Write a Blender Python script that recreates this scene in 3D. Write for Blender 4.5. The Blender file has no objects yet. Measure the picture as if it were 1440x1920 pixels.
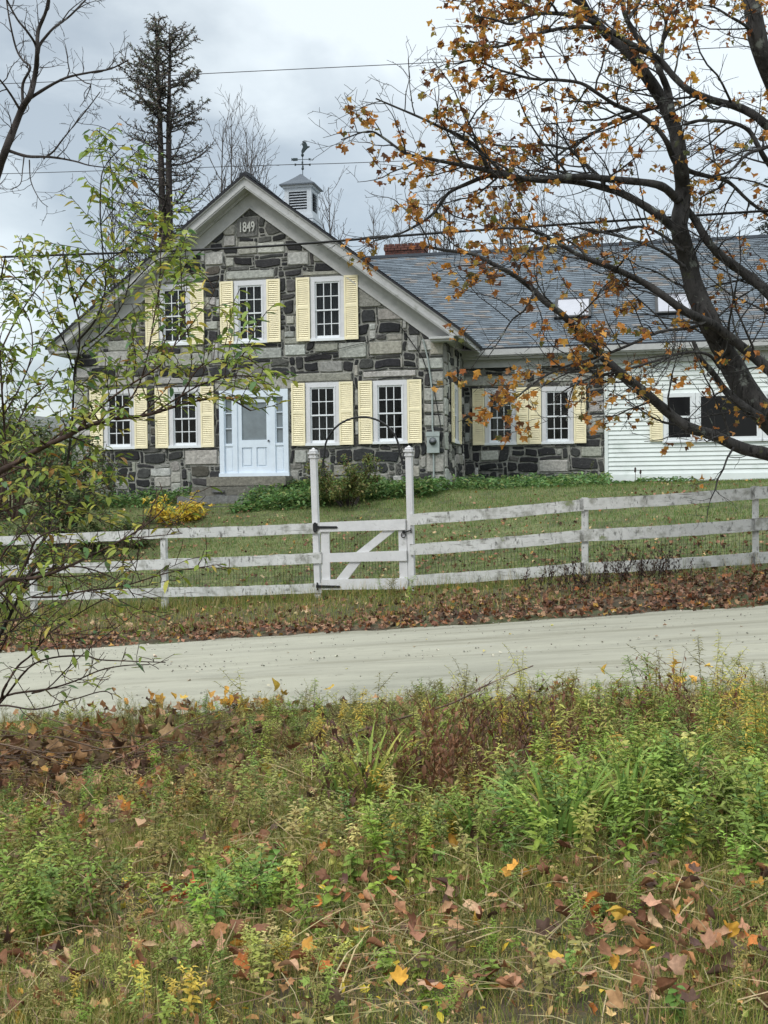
import bpy, math, random
import numpy as np
from mathutils import Vector, Matrix
random.seed(7)
RNG = np.random.default_rng(11)
SC = bpy.context.scene
COL = SC.collection
R = math.radians

# ------------------------------------------------------------------ camera
F, CX, CY = 2200.0, 720.0, 960.0
PITCH = math.atan(45 / 2200.0)
ROLL = R(-0.7)
EYE = Vector((0, 0, 1.65))
CM = Matrix.Rotation(math.pi / 2 - PITCH, 3, 'X') @ Matrix.Rotation(ROLL, 3, 'Z')
cd = bpy.data.cameras.new('camera')
cd.sensor_fit = 'VERTICAL'
cd.sensor_height = 36
cd.lens = 36 * F / 1920
cd.clip_start = 0.05
cd.clip_end = 5000
cam = bpy.data.objects.new('camera', cd)
COL.objects.link(cam)
cam.matrix_world = Matrix.Translation(EYE) @ CM.to_4x4()
SC.camera = cam


def ray(x, y):
    return CM @ Vector(((x - CX) / F, -(y - CY) / F, -1.0))


def at(x, y, v):
    d = ray(x, y)
    return EYE + d * (v / d.y)


# ------------------------------------------------------------------ tagging
def tag(o, label=None, cat=None, group=None, kind=None):
    if label: o['label'] = label
    if cat: o['category'] = cat
    if group: o['group'] = group
    if kind: o['kind'] = kind
    return o


def empty(name, loc=(0, 0, 0), rz=0.0, parent=None):
    o = bpy.data.objects.new(name, None)
    o.empty_display_size = 0.2
    COL.objects.link(o)
    o.location = loc
    o.rotation_euler = (0, 0, rz)
    if parent: o.parent = parent
    return o


def link_mesh(name, me, mats, parent=None):
    o = bpy.data.objects.new(name, me)
    COL.objects.link(o)
    for m in (mats if isinstance(mats, (list, tuple)) else [mats]):
        me.materials.append(m)
    if parent: o.parent = parent
    return o


# ------------------------------------------------------------------ mesh builders
class MB:
    """small mesh builder with one colour per face"""

    def __init__(s):
        s.v, s.f, s.c = [], [], []

    def poly(s, pts, col=(1, 1, 1)):
        n = len(s.v)
        s.v += [tuple(p) for p in pts]
        s.f.append(tuple(range(n, n + len(pts))))
        s.c.append(col)

    def box(s, x0, x1, y0, y1, z0, z1, col=(1, 1, 1)):
        n = len(s.v)
        s.v += [(x0, y0, z0), (x1, y0, z0), (x1, y1, z0), (x0, y1, z0), (x0, y0, z1), (x1, y0, z1), (x1, y1, z1), (x0, y1, z1)]
        for q in ((0, 3, 2, 1), (4, 5, 6, 7), (0, 1, 5, 4), (1, 2, 6, 5), (2, 3, 7, 6), (3, 0, 4, 7)):
            s.f.append(tuple(n + i for i in q))
            s.c.append(col)

    def prism(s, outline, axis, a, b, col=(1, 1, 1)):
        """outline of 2-D points pushed along an axis from a to b"""
        def P(p, t):
            return {'x': (t, p[0], p[1]), 'y': (p[0], t, p[1]), 'z': (p[0], p[1], t)}[axis]
        n = len(s.v)
        k = len(outline)
        s.v += [P(p, a) for p in outline] + [P(p, b) for p in outline]
        s.f.append(tuple(n + i for i in range(k)))
        s.f.append(tuple(n + k + i for i in reversed(range(k))))
        s.c += [col, col]
        for i in range(k):
            j = (i + 1) % k
            s.f.append((n + j, n + i, n + k + i, n + k + j))
            s.c.append(col)

    def beam(s, p, q, w, h, col=(1, 1, 1), up=(0, 0, 1), jit=0):
        """board from p to q, w across (horizontal), h along up"""
        p, q = Vector(p), Vector(q)
        d = (q - p).normalized()
        up = Vector(up)
        side = d.cross(up).normalized() * (w / 2)
        upv = side.cross(d).normalized() * (h / 2)
        n = len(s.v)
        for e in (p, q):
            for a, b in ((-1, -1), (1, -1), (1, 1), (-1, 1)):
                s.v.append(tuple(e + side * a + upv * b))
        for qd in ((0, 1, 2, 3), (7, 6, 5, 4), (0, 4, 5, 1), (1, 5, 6, 2), (2, 6, 7, 3), (3, 7, 4, 0)):
            s.f.append(tuple(n + i for i in qd))
            s.c.append(col)

    def tube(s, pts, rad, k=6, col=(1, 1, 1), cap=True):
        pts = [Vector(p) for p in pts]
        m = len(pts)
        if not isinstance(rad, (list, tuple)): rad = [rad] * m
        n0 = len(s.v)
        nrm = None
        for i, p in enumerate(pts):
            t = (pts[min(i + 1, m - 1)] - pts[max(i - 1, 0)])
            t = t.normalized() if t.length > 1e-9 else Vector((0, 0, 1))
            if nrm is None:
                nrm = t.orthogonal().normalized()
            nrm = (nrm - t * nrm.dot(t))
            nrm = nrm.normalized() if nrm.length > 1e-6 else t.orthogonal().normalized()
            b = t.cross(nrm)
            for j in range(k):
                a = 2 * math.pi * j / k
                s.v.append(tuple(p + (nrm * math.cos(a) + b * math.sin(a)) * rad[i]))
        for i in range(m - 1):
            for j in range(k):
                a = n0 + i * k + j
                b2 = n0 + i * k + (j + 1) % k
                s.f.append((a, b2, b2 + k, a + k))
                s.c.append(col)
        if cap:
            s.f.append(tuple(n0 + j for j in reversed(range(k))))
            s.f.append(tuple(n0 + (m - 1) * k + j for j in range(k)))
            s.c += [col, col]

    def lathe(s, prof, cx, cy, k=12, col=(1, 1, 1)):
        n0 = len(s.v)
        for r, z in prof:
            for j in range(k):
                a = 2 * math.pi * j / k
                s.v.append((cx + r * math.cos(a), cy + r * math.sin(a), z))
        for i in range(len(prof) - 1):
            for j in range(k):
                a = n0 + i * k + j
                b = n0 + i * k + (j + 1) % k
                s.f.append((a, b, b + k, a + k))
                s.c.append(col)
        s.f.append(tuple(n0 + j for j in reversed(range(k))))
        s.f.append(tuple(n0 + (len(prof) - 1) * k + j for j in range(k)))
        s.c += [col, col]

    def build(s, name, mats, parent=None, smooth=False):
        me = bpy.data.meshes.new(name)
        me.from_pydata(s.v, [], s.f)
        ca = me.color_attributes.new('Col', 'FLOAT_COLOR', 'CORNER')
        tot = np.array([len(f) for f in s.f])
        c = np.repeat(np.array([(*c[:3], 1.0) for c in s.c], dtype=np.float32), tot, axis=0)
        ca.data.foreach_set('color', c.ravel())
        if smooth: me.shade_smooth()
        me.update()
        return link_mesh(name, me, mats, parent)


class NP:
    """numpy instancer: many leaf-sized templates merged in one mesh, colour per vertex"""

    def __init__(s):
        s.V, s.C, s.F, s.n = [], [], [], 0

    def inst(s, tv, tf, RM, T, col, shade=None):
        n, k = len(T), len(tv)
        if n == 0: return
        V = np.einsum('nij,kj->nki', RM, tv) + T[:, None, :]
        C = np.repeat(col[:, None, :], k, axis=1)
        if shade is not None:
            C = C * (shade[None, :, None] if shade.ndim == 1 else shade[None])
        off = (s.n + np.arange(n) * k)[:, None, None]
        s.F.append((np.asarray(tf)[None] + off).reshape(-1, np.asarray(tf).shape[1]))
        s.V.append(V.reshape(-1, 3))
        s.C.append(C.reshape(-1, 3))
        s.n += n * k

    def raw(s, V, Fc, C):
        s.F.append(np.asarray(Fc) + s.n)
        s.V.append(np.asarray(V, dtype=float))
        s.C.append(np.broadcast_to(np.asarray(C, dtype=float), (len(V), 3)))
        s.n += len(V)

    def tube(s, pts, rad, k=4, col=(.1, .1, .1)):
        P = np.array([tuple(p) for p in pts], dtype=float)
        m = len(P)
        rad = np.broadcast_to(np.asarray(rad, dtype=float), (m,))
        t = np.empty_like(P)
        t[1:-1] = P[2:] - P[:-2]
        t[0] = P[1] - P[0]
        t[-1] = P[-1] - P[-2]
        t /= np.linalg.norm(t, axis=1)[:, None] + 1e-9
        ref = np.array([0.31, 0.52, 0.8]) if abs(t[0, 2]) < .8 else np.array([1., .2, .1])
        a = np.cross(t, ref)
        a /= np.linalg.norm(a, axis=1)[:, None] + 1e-9
        b = np.cross(t, a)
        ang = np.arange(k) * 2 * math.pi / k
        V = P[:, None] + (a[:, None] * np.cos(ang)[None, :, None] + b[:, None] * np.sin(ang)[None, :, None]) * rad[:, None, None]
        i, j = np.meshgrid(np.arange(m - 1), np.arange(k), indexing='ij')
        j2 = (j + 1) % k
        Fq = np.stack([i * k + j, i * k + j2, (i + 1) * k + j2, (i + 1) * k + j], -1).reshape(-1, 4)
        s.raw(V.reshape(-1, 3), Fq, col)

    def build(s, name, mats, parent=None, smooth=False):
        me = bpy.data.meshes.new(name)
        V = np.concatenate(s.V).astype(np.float32)
        C = np.concatenate(s.C).astype(np.float32)
        loops = np.concatenate([f.ravel() for f in s.F]).astype(np.int32)
        sizes = np.concatenate([np.full(len(f), f.shape[1]) for f in s.F])
        starts = np.concatenate([[0], np.cumsum(sizes)[:-1]]).astype(np.int32)
        me.vertices.add(len(V))
        me.vertices.foreach_set('co', V.ravel())
        me.loops.add(len(loops))
        me.loops.foreach_set('vertex_index', loops)
        me.polygons.add(len(sizes))
        me.polygons.foreach_set('loop_start', starts)
        me.update(calc_edges=True)
        me.validate()
        ca = me.color_attributes.new('Col', 'FLOAT_COLOR', 'POINT')
        ca.data.foreach_set('color', np.concatenate([C, np.ones((len(C), 1), np.float32)], 1).ravel())
        if smooth: me.shade_smooth()
        return link_mesh(name, me, mats, parent)


def rot(yaw, pitch, roll, scale):
    """Rz(yaw) Rx(pitch) Ry(roll) * scale for arrays"""
    yaw, pitch, roll, scale = np.broadcast_arrays(*(np.atleast_1d(np.asarray(a, dtype=float)) for a in (yaw, pitch, roll, scale)))
    cy, sy, cp, sp, cr, sr = np.cos(yaw), np.sin(yaw), np.cos(pitch), np.sin(pitch), np.cos(roll), np.sin(roll)
    z, o = np.zeros_like(cy), np.ones_like(cy)
    Z = np.stack([cy, -sy, z, sy, cy, z, z, z, o], -1).reshape(-1, 3, 3)
    X = np.stack([o, z, z, z, cp, -sp, z, sp, cp], -1).reshape(-1, 3, 3)
    Y = np.stack([cr, z, sr, z, o, z, -sr, z, cr], -1).reshape(-1, 3, 3)
    return Z @ X @ Y * scale[:, None, None]


def U(a, b, n=None):
    return RNG.uniform(a, b, n)


def pick(pal, n, jit=.15):
    """n colours drawn from a palette of (colour, weight)"""
    cols = np.array([p[0] for p in pal])
    w = np.array([p[1] for p in pal], dtype=float)
    i = RNG.choice(len(pal), n, p=w / w.sum())
    return cols[i] * RNG.uniform(1 - jit, 1 + jit, (n, 1)) * RNG.uniform(1 - jit * .4, 1 + jit * .4, (n, 3))


# ------------------------------------------------------------------ materials
def mk(name, base=None, var=.25, scale=6, rough=.8, bump=0, bscale=30, trans=0, spec=.3, stretch=(1, 1, 1),
       dirt=None, dirt_at=.6, dirt_w=.1, dscale=3, dstretch=(1, 1, 1), metal=0):
    m = bpy.data.materials.new(name)
    m.use_nodes = True
    nt = m.node_tree
    N, L = nt.nodes, nt.links
    b = N['Principled BSDF']
    b.inputs['Roughness'].default_value = rough
    b.inputs['Specular IOR Level'].default_value = spec
    b.inputs['Metallic'].default_value = metal
    if base is None:
        a = N.new('ShaderNodeAttribute')
        a.attribute_name = 'Col'
        col = a.outputs['Color']
    else:
        a = N.new('ShaderNodeRGB')
        a.outputs[0].default_value = (*base, 1)
        col = a.outputs[0]
    tc = N.new('ShaderNodeTexCoord')

    def noise(sc, st, det=6):
        mp = N.new('ShaderNodeMapping')
        mp.inputs['Scale'].default_value = st
        L.new(tc.outputs['Object'], mp.inputs['Vector'])
        n = N.new('ShaderNodeTexNoise')
        n.inputs['Scale'].default_value = sc
        n.inputs['Detail'].default_value = det
        n.inputs['Roughness'].default_value = .62
        L.new(mp.outputs[0], n.inputs['Vector'])
        return n.outputs['Fac']
    if var:
        mr = N.new('ShaderNodeMapRange')
        mr.inputs['From Min'].default_value = .28
        mr.inputs['From Max'].default_value = .72
        mr.inputs['To Min'].default_value = 1 - var
        mr.inputs['To Max'].default_value = 1 + var
        L.new(noise(scale, stretch), mr.inputs['Value'])
        mx = N.new('ShaderNodeVectorMath')
        mx.operation = 'SCALE'
        L.new(col, mx.inputs[0])
        L.new(mr.outputs[0], mx.inputs['Scale'])
        col = mx.outputs[0]
    if dirt is not None:
        for k, (dc, da, dw, ds, dst) in enumerate(dirt if isinstance(dirt, list) else [(dirt, dirt_at, dirt_w, dscale, dstretch)]):
            mr = N.new('ShaderNodeMapRange')
            mr.inputs['From Min'].default_value = da
            mr.inputs['From Max'].default_value = da + dw
            L.new(noise(ds, dst, 8), mr.inputs['Value'])
            mx = N.new('ShaderNodeMix')
            mx.data_type = 'RGBA'
            L.new(mr.outputs[0], mx.inputs[0])
            L.new(col, mx.inputs[6])
            mx.inputs[7].default_value = (*dc, 1)
            col = mx.outputs[2]
    L.new(col, b.inputs['Base Color'])
    if bump:
        bp = N.new('ShaderNodeBump')
        bp.inputs['Strength'].default_value = bump
        bp.inputs['Distance'].default_value = .02
        L.new(noise(bscale, stretch, 8), bp.inputs['Height'])
        L.new(bp.outputs[0], b.inputs['Normal'])
    if trans:
        t = N.new('ShaderNodeBsdfTranslucent')
        L.new(col, t.inputs['Color'])
        ms = N.new('ShaderNodeMixShader')
        ms.inputs[0].default_value = trans
        L.new(b.outputs[0], ms.inputs[1])
        L.new(t.outputs[0], ms.inputs[2])
        L.new(ms.outputs[0], N['Material Output'].inputs['Surface'])
    return m


M = {}
M['stone'] = mk('stone', None, var=.38, scale=14, rough=.9, bump=1.0, bscale=22,
                dirt=[((.17, .18, .11), .63, .12, 2.2, (1, 1, 1)), ((.42, .42, .38), .66, .05, 26, (1, 1, 1))])
M['mortar'] = mk('mortar', (.275, .27, .245), var=.35, scale=12, rough=.95, bump=.8, bscale=50, dirt=(.12, .12, .10), dirt_at=.56, dscale=4)
M['trim'] = mk('trim_paint', (.43, .43, .425), var=.12, scale=6, rough=.6, dirt=[((.2, .21, .17), .60, .2, 3.5, (1, 1, 1)), ((.12, .12, .1), .72, .06, 14, (1, 1, 1))])
M['casing'] = mk('casing_paint', (.62, .62, .64), var=.06, scale=6, rough=.5, dirt=(.42, .42, .4), dirt_at=.62, dirt_w=.2, dscale=5)
M['white'] = mk('white_paint', (.72, .74, .76), var=.05, scale=5, rough=.5)
M['doorpaint'] = mk('door_paint', (.64, .71, .785), var=.06, scale=4, rough=.4)
M['siding'] = mk('siding_paint', (.72, .76, .745), var=.07, scale=2, rough=.55, dirt=(.5, .56, .52), dirt_at=.6, dirt_w=.2, dscale=1.5)
M['shutter'] = mk('shutter_paint', (.84, .755, .52), var=.1, scale=5, rough=.55, dirt=(.5, .45, .25), dirt_at=.66, dirt_w=.15, dscale=6)
M['glass'] = mk('window_glass', (.010, .010, .011), var=0, rough=.07, spec=.18)
M['skyglass'] = mk('skylight_glass', (.02, .025, .03), var=0, rough=.03, spec=1.0)
M['palepane'] = mk('skylight_pale_pane', (.27, .27, .31), var=.1, scale=3, rough=.08, spec=.9)  # opaque pale grey for the skylight panes themselves
M['doorglass'] = mk('door_glass', (.16, .19, .21), var=.2, scale=3, rough=.08, spec=.6)
g_ = bpy.data.materials.new('clear_glass')
g_.use_nodes = True
n_, l_ = g_.node_tree.nodes, g_.node_tree.links
n_.remove(n_['Principled BSDF'])
tr_, gl_, fr_n, ms_ = n_.new('ShaderNodeBsdfTransparent'), n_.new('ShaderNodeBsdfGlossy'), n_.new('ShaderNodeFresnel'), n_.new('ShaderNodeMixShader')
tr_.inputs[0].default_value = (.78, .80, .80, 1)
gl_.inputs['Roughness'].default_value = .05
gl_.inputs['Color'].default_value = (.55, .55, .55, 1)
fr_n.inputs[0].default_value = 1.35
l_.new(fr_n.outputs[0], ms_.inputs[0])
l_.new(tr_.outputs[0], ms_.inputs[1])
l_.new(gl_.outputs[0], ms_.inputs[2])
l_.new(ms_.outputs[0], n_['Material Output'].inputs['Surface'])
M['clearglass'] = g_
M['curtain'] = mk('curtain', (.15, .148, .15), var=.25, scale=9, rough=.9, stretch=(4, 1, .1))
M['shingle'] = mk('shingle', None, var=.2, scale=25, rough=.9, bump=.3, bscale=80)
M['darkroof'] = mk('roof_edge', (.035, .035, .04), var=.3, scale=10, rough=.9)
M['brick'] = mk('brick', None, var=.3, scale=10, rough=.9, bump=.4)
M['iron'] = mk('iron', (.012, .012, .013), var=.2, scale=10, rough=.5, spec=.4)
M['greymetal'] = mk('grey_metal', (.33, .37, .36), var=.12, scale=10, rough=.5)
M['copper'] = mk('vane_metal', (.02, .035, .04), var=.3, scale=20, rough=.5)
M['fence'] = mk('fence_paint', (.56, .56, .545), var=.12, scale=5, rough=.8, bump=.25, bscale=25,
                dirt=[((.30, .30, .27), .50, .16, 5, (1.2, 1, 1.2)), ((.13, .13, .12), .57, .12, 7, (2.6, 3, 1.1)), ((.045, .045, .04), .65, .04, 16, (2.2, 3, .8)), ((.2, .23, .12), .64, .08, 4, (1, 1, 1)), ((.12, .11, .10), .62, .03, 7, (.5, 3, 9))])
M['gatepaint'] = mk('gate_paint', (.60, .595, .60), var=.08, scale=5, rough=.75, bump=.2, bscale=25,
                    dirt=[((.35, .35, .33), .64, .14, 6, (1.2, 1, 1.2)), ((.05, .05, .05), .70, .04, 9, (4, 3, 1))])
M['wire'] = mk('wire', (.035, .035, .032), var=.2, scale=20, rough=.6)
M['cable'] = mk('cable', (.008, .008, .009), var=0, rough=.6)
M['bark'] = mk('bark', (.041, .038, .036), var=.55, scale=9, rough=.95, bump=1.0, bscale=22, stretch=(1, 1, .35),
               dirt=[((.013, .012, .011), .56, .05, 26, (1, 1, .16)), ((.15, .16, .14), .585, .07, 6, (1, 1, .8)), ((.075, .085, .035), .63, .1, 4, (1, 1, 1))])
M['darkbark'] = mk('dark_bark', (.04, .033, .03), var=.4, scale=14, rough=.95, bump=.6, bscale=30, dirt=(.09, .09, .08), dirt_at=.6, dscale=9)
M['redbark'] = mk('shrub_bark', (.055, .034, .026), var=.4, scale=20, rough=.85, dirt=(.13, .075, .045), dirt_at=.57, dscale=12)
M['greybark'] = mk('grey_bark', (.085, .075, .072), var=.3, scale=8, rough=.95)
M['leaf'] = mk('leaf', None, var=.22, scale=30, rough=.55, trans=.35, spec=.3)
M['grass'] = mk('grass_blade', None, var=.15, scale=8, rough=.6, trans=.3, spec=.25)
M['dryleaf'] = mk('dry_leaf', None, var=.28, scale=45, rough=.75, trans=.12, spec=.25)
M['needle'] = mk('needle', None, var=.2, scale=10, rough=.8)
M['stem'] = mk('plant_stem', None, var=.2, scale=20, rough=.8)
# ------------------------------------------------------------------ terrain
PHI = math.atan(.32)
SP, CP = math.sin(PHI), math.cos(PHI)
PB = [-40, 0, 3, 6, 8.5, 9.7, 14.6, 15.3, 16.4, 17.5, 20, 23, 26, 28.6, 33, 60, 200]
PZ = [.1, .03, -.01, -.12, -.22, -.28, -.20, -.13, -.05, 0, .30, .72, 1.17, 1.50, 1.60, 1.8, -2]


def gz(u, v, micro=True):
    u, v = np.asarray(u, dtype=float), np.asarray(v, dtype=float)
    b = u * SP + v * CP
    P = np.interp(b, PB, PZ)
    G = np.interp(b, [-5, 17.5, 30, 60], [.0892, .0892, .014, .0])
    z = P + G * 18 * np.tanh(u / 18)
    if micro:
        w = np.interp(b, [8.8, 9.6, 14.6, 15.4], [1, 0, 0, .7])
        z = z + w * (.025 * np.sin(u * 3.1 + v * 1.7) * np.sin(v * 2.6 - u * .9) + .014 * np.sin(u * 7.3 + 1) * np.sin(v * 6.1))
    return z


def gp(x, y, lift=0.0):
    """ground point under a pixel of the photograph"""
    d = ray(x, y)
    lo, hi = 1.5, 60.0
    t = lo
    while t < hi:
        k = t / d.y
        p = EYE + d * k
        if p.z < float(gz(p.x, p.y, False)): break
        t += .02
    p = EYE + d * (t / d.y)
    return Vector((p.x, p.y, float(gz(p.x, p.y)) + lift))


def axis(lo, hi, step, far, n):
    a = np.arange(lo, hi + 1e-6, step)
    e = np.geomspace(step, far - hi, n)
    e2 = np.geomspace(step, far + lo if far + lo > 0 else far, n)
    return np.concatenate([(lo - e2)[::-1], a, hi + e])


gu = axis(-14, 14, .2, 900, 24)
gv = np.concatenate([-np.geomspace(60, .5, 12), np.arange(0, 36, .2), 36 + np.geomspace(.3, 1400, 26)])
UU, VV = np.meshgrid(gu, gv)
ZZ = gz(UU, VV)
g = NP()
nv, nu = UU.shape
i, j = np.meshgrid(np.arange(nv - 1), np.arange(nu - 1), indexing='ij')
lawnw = np.clip((UU * SP + VV * CP - 16.6) / .9, 0, 1).reshape(-1, 1)
gcol = np.array((.062, .047, .028)) * (1 - lawnw) + np.array((.105, .12, .045)) * lawnw       # bare loam under the weeds, thatch under the lawn
g.raw(np.stack([UU, VV, ZZ], -1).reshape(-1, 3), np.stack([i * nu + j, i * nu + j + 1, (i + 1) * nu + j + 1, (i + 1) * nu + j], -1).reshape(-1, 4), gcol)
M['soil'] = mk('soil', None, var=.5, scale=9, rough=.95, bump=.8, bscale=25,
               dirt=[((.06, .07, .028), .48, .12, 1.3, (1, 1, 1)), ((.15, .09, .05), .58, .06, 14, (1, 1, 1)), ((.03, .025, .018), .62, .06, 6, (1, 1, 1))])
tag(g.build('ground', M['soil'], None, True), kind='structure')

# road: a sheet following the terrain between its two shoulders
rd = NP()
ra = np.concatenate([np.linspace(-220, -26, 25), np.arange(-25, 25, .25), np.linspace(26, 220, 25)])
rows = 26
RV = []
for k in range(rows):
    t = k / (rows - 1)
    b0 = 9.82 + .12 * np.sin(ra * 1.3) + .08 * np.sin(ra * 3.7 + 1) + .05 * np.sin(ra * 8.1)
    b1 = 14.55 + .06 * np.sin(ra * 1.1 + 2) + .05 * np.sin(ra * 4.3) + .03 * np.sin(ra * 9.7)
    b = b0 + (b1 - b0) * t
    u = ra * CP + b * SP
    v = -ra * SP + b * CP
    crown = .045 * (1 - (2 * t - 1) ** 2) + .012 * np.sin(t * 22) * np.sin(t * math.pi)
    RV.append(np.stack([u, v, gz(u, v, False) + .006 + crown], -1))
RV = np.array(RV)
na = len(ra)
i, j = np.meshgrid(np.arange(rows - 1), np.arange(na - 1), indexing='ij')
rd.raw(RV.reshape(-1, 3), np.stack([i * na + j, i * na + j + 1, (i + 1) * na + j + 1, (i + 1) * na + j], -1).reshape(-1, 4), (1, 1, 1))
M['road'] = mk('road_dirt', (.285, .275, .22), var=.16, scale=2.2, rough=.95, bump=.25, bscale=30, stretch=(.28, 1.6, 1),
               dirt=[((.185, .175, .13), .53, .14, 1.1, (.14, 2.2, 1)), ((.20, .19, .15), .60, .12, 5, (.8, 1.4, 1)), ((.31, .30, .25), .60, .10, 2.4, (.25, 2.8, 1)), ((.26, .24, .2), .70, .04, 60, (1, 1, 1)), ((.42, .41, .36), .70, .04, 42, (1, 1, 1))])
ro = rd.build('road', M['road'], None, True)
ro.data.transform(Matrix.Rotation(PHI, 4, 'Z'))
ro.rotation_euler = (0, 0, -PHI)
tag(ro, kind='structure')

# far hills; haze is painted in, the farther range bluer and paler
hl = NP()
ht = np.linspace(-1.5, 1.5, 120)
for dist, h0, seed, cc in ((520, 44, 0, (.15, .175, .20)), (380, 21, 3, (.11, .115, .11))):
    z = h0 + 7 * np.sin(ht * 5 + seed) + 3 * np.sin(ht * 13 + seed * 2) + 1.2 * np.sin(ht * 41 + seed)
    x, y = np.sin(ht) * dist, np.cos(ht) * dist
    V = np.concatenate([np.stack([x, y, z * 0 - 12], -1), np.stack([x * 1.08, y * 1.08, z * .75], -1), np.stack([x * 1.18, y * 1.18, z], -1), np.stack([x * 1.5, y * 1.5, z * 0 - 12], -1)])
    n = len(ht)
    i, j = np.meshgrid(np.arange(3), np.arange(n - 1), indexing='ij')
    hl.raw(V, np.stack([i * n + j, i * n + j + 1, (i + 1) * n + j + 1, (i + 1) * n + j], -1).reshape(-1, 4), cc)
M['hill'] = mk('hill_wood_haze', None, var=.4, scale=.12, rough=1, bump=.0)
tag(hl.build('hills', M['hill'], None, True), kind='structure')

# ------------------------------------------------------------------ sky and light
W = bpy.data.worlds.new('World')
SC.world = W
W.use_nodes = True
nt = W.node_tree
N, L = nt.nodes, nt.links
N.clear()
out = N.new('ShaderNodeOutputWorld')
SUN_EL, SUN_AZ = R(46), R(228)
sky = N.new('ShaderNodeTexSky')
sky.sky_type = 'NISHITA'
sky.sun_disc = False
sky.sun_elevation = SUN_EL
sky.sun_rotation = SUN_AZ
bg1 = N.new('ShaderNodeBackground')
bg1.inputs['Strength'].default_value = .05
L.new(sky.outputs[0], bg1.inputs[0])
tc = N.new('ShaderNodeTexCoord')
mp = N.new('ShaderNodeMapping')
mp.inputs['Scale'].default_value = (2.1, 2.1, 5.0)
mp.inputs['Location'].default_value = (.35, .1, .62)
L.new(tc.outputs['Generated'], mp.inputs[0])
nz = N.new('ShaderNodeTexNoise')
nz.inputs['Scale'].default_value = 1.7
nz.inputs['Detail'].default_value = 7
nz.inputs['Roughness'].default_value = .5
nz.inputs['Distortion'].default_value = .3
L.new(mp.outputs[0], nz.inputs['Vector'])
sx = N.new('ShaderNodeSeparateXYZ')
L.new(tc.outputs['Generated'], sx.inputs[0])


def math_node(op, a, b=None, clamp=False):
    m = N.new('ShaderNodeMath')
    m.operation = op
    m.use_clamp = clamp
    for k, q in enumerate((a, b)):
        if q is None: continue
        if isinstance(q, (int, float)): m.inputs[k].default_value = q
        else: L.new(q, m.inputs[k])
    return m.outputs[0]


def ramp(v, a, b, c=0.0, d=1.0):
    m = N.new('ShaderNodeMapRange')
    m.interpolation_type = 'SMOOTHSTEP'
    L.new(v, m.inputs['Value'])
    for n_, q in zip(('From Min', 'From Max', 'To Min', 'To Max'), (a, b, c, d)): m.inputs[n_].default_value = q
    return m.outputs[0]


def blob(d, inner, outer):
    vm = N.new('ShaderNodeVectorMath')
    vm.operation = 'DOT_PRODUCT'
    L.new(tc.outputs['Generated'], vm.inputs[0])
    vm.inputs[1].default_value = Vector(d).normalized()
    return ramp(vm.outputs['Value'], math.cos(outer), math.cos(inner))


elev = sx.outputs[2]
f = ramp(elev, .20, .40)
f = math_node('ADD', math_node('MULTIPLY', f, .75), ramp(nz.outputs['Fac'], .36, .64, -.42, .50))
f = math_node('ADD', f, math_node('MULTIPLY', blob((-.40, 1, .20), .02, .14), .55))
f = math_node('ADD', f, math_node('MULTIPLY', blob((.24, 1, .30), .06, .36), .7))
f = math_node('SUBTRACT', f, math_node('MULTIPLY', blob((-.26, 1, .30), .04, .16), .3), True)
mx = N.new('ShaderNodeMix')
mx.data_type = 'RGBA'
L.new(f, mx.inputs[0])
mx.inputs[6].default_value = (.42, .465, .485, 1)
mx.inputs[7].default_value = (.83, .88, .87, 1)
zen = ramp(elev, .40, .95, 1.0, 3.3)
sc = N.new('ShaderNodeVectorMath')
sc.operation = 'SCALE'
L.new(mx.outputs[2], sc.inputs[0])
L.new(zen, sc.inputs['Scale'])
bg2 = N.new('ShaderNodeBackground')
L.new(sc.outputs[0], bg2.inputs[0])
ad = N.new('ShaderNodeAddShader')
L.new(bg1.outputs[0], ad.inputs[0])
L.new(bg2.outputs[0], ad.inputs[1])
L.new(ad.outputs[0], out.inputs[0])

sl = bpy.data.lights.new('sun', 'SUN')
sl.energy = 1.5
sl.angle = R(12)
sl.color = (1, .97, .93)
so = bpy.data.objects.new('sun', sl)
COL.objects.link(so)
sd = Vector((math.sin(SUN_AZ) * math.cos(SUN_EL), math.cos(SUN_AZ) * math.cos(SUN_EL), math.sin(SUN_EL)))
so.rotation_euler = sd.to_track_quat('Z', 'Y').to_euler()
so.location = sd * 60
SC.view_settings.view_transform = 'Standard'
SC.view_settings.look = 'None'
SC.view_settings.exposure = 0
SC.view_settings.gamma = 1
SC.render.engine = 'CYCLES'
SC.cycles.max_bounces = 6
SC.cycles.transparent_max_bounces = 8
# ------------------------------------------------------------------ the stone farmhouse
TH = R(12)
HO = Vector((1.60, 30.66, 0))
house = empty('stone_farmhouse', HO, -TH)
tag(house, 'old stone farmhouse with white gable trim, yellow shutters and a clapboard wing', 'house')
HX, HY = Vector((math.cos(TH), -math.sin(TH), 0)), Vector((math.sin(TH), math.cos(TH), 0))


def fac(x, y, Y=0.0):
    d = ray(x, y)
    k = (Y - (EYE - HO).dot(HY)) / d.dot(HY)
    p = EYE + d * k - HO
    return p.dot(HX), p.z


XL, XR, XC = -10.42, 0.0, -5.21          # front wall
AP, SL, OV = 10.02, .755, .45             # roof apex height, slope, front overhang
WY = 3.6                                 # wing front wall
LEN = 10.6
roofz = lambda x: AP - SL * abs(x - XC)

GRANITE = [((.35, .345, .32), 4), ((.40, .395, .37), 4), ((.30, .29, .26), 3), ((.37, .36, .31), 2), ((.25, .245, .225), 1)]
DARK = [((.026, .026, .028), 7), ((.04, .04, .041), 7), ((.06, .059, .057), 5), ((.10, .097, .09), 1.4), ((.17, .165, .15), 1.3), ((.085, .075, .062), .5), ((.28, .275, .25), 1.3)]


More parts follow.
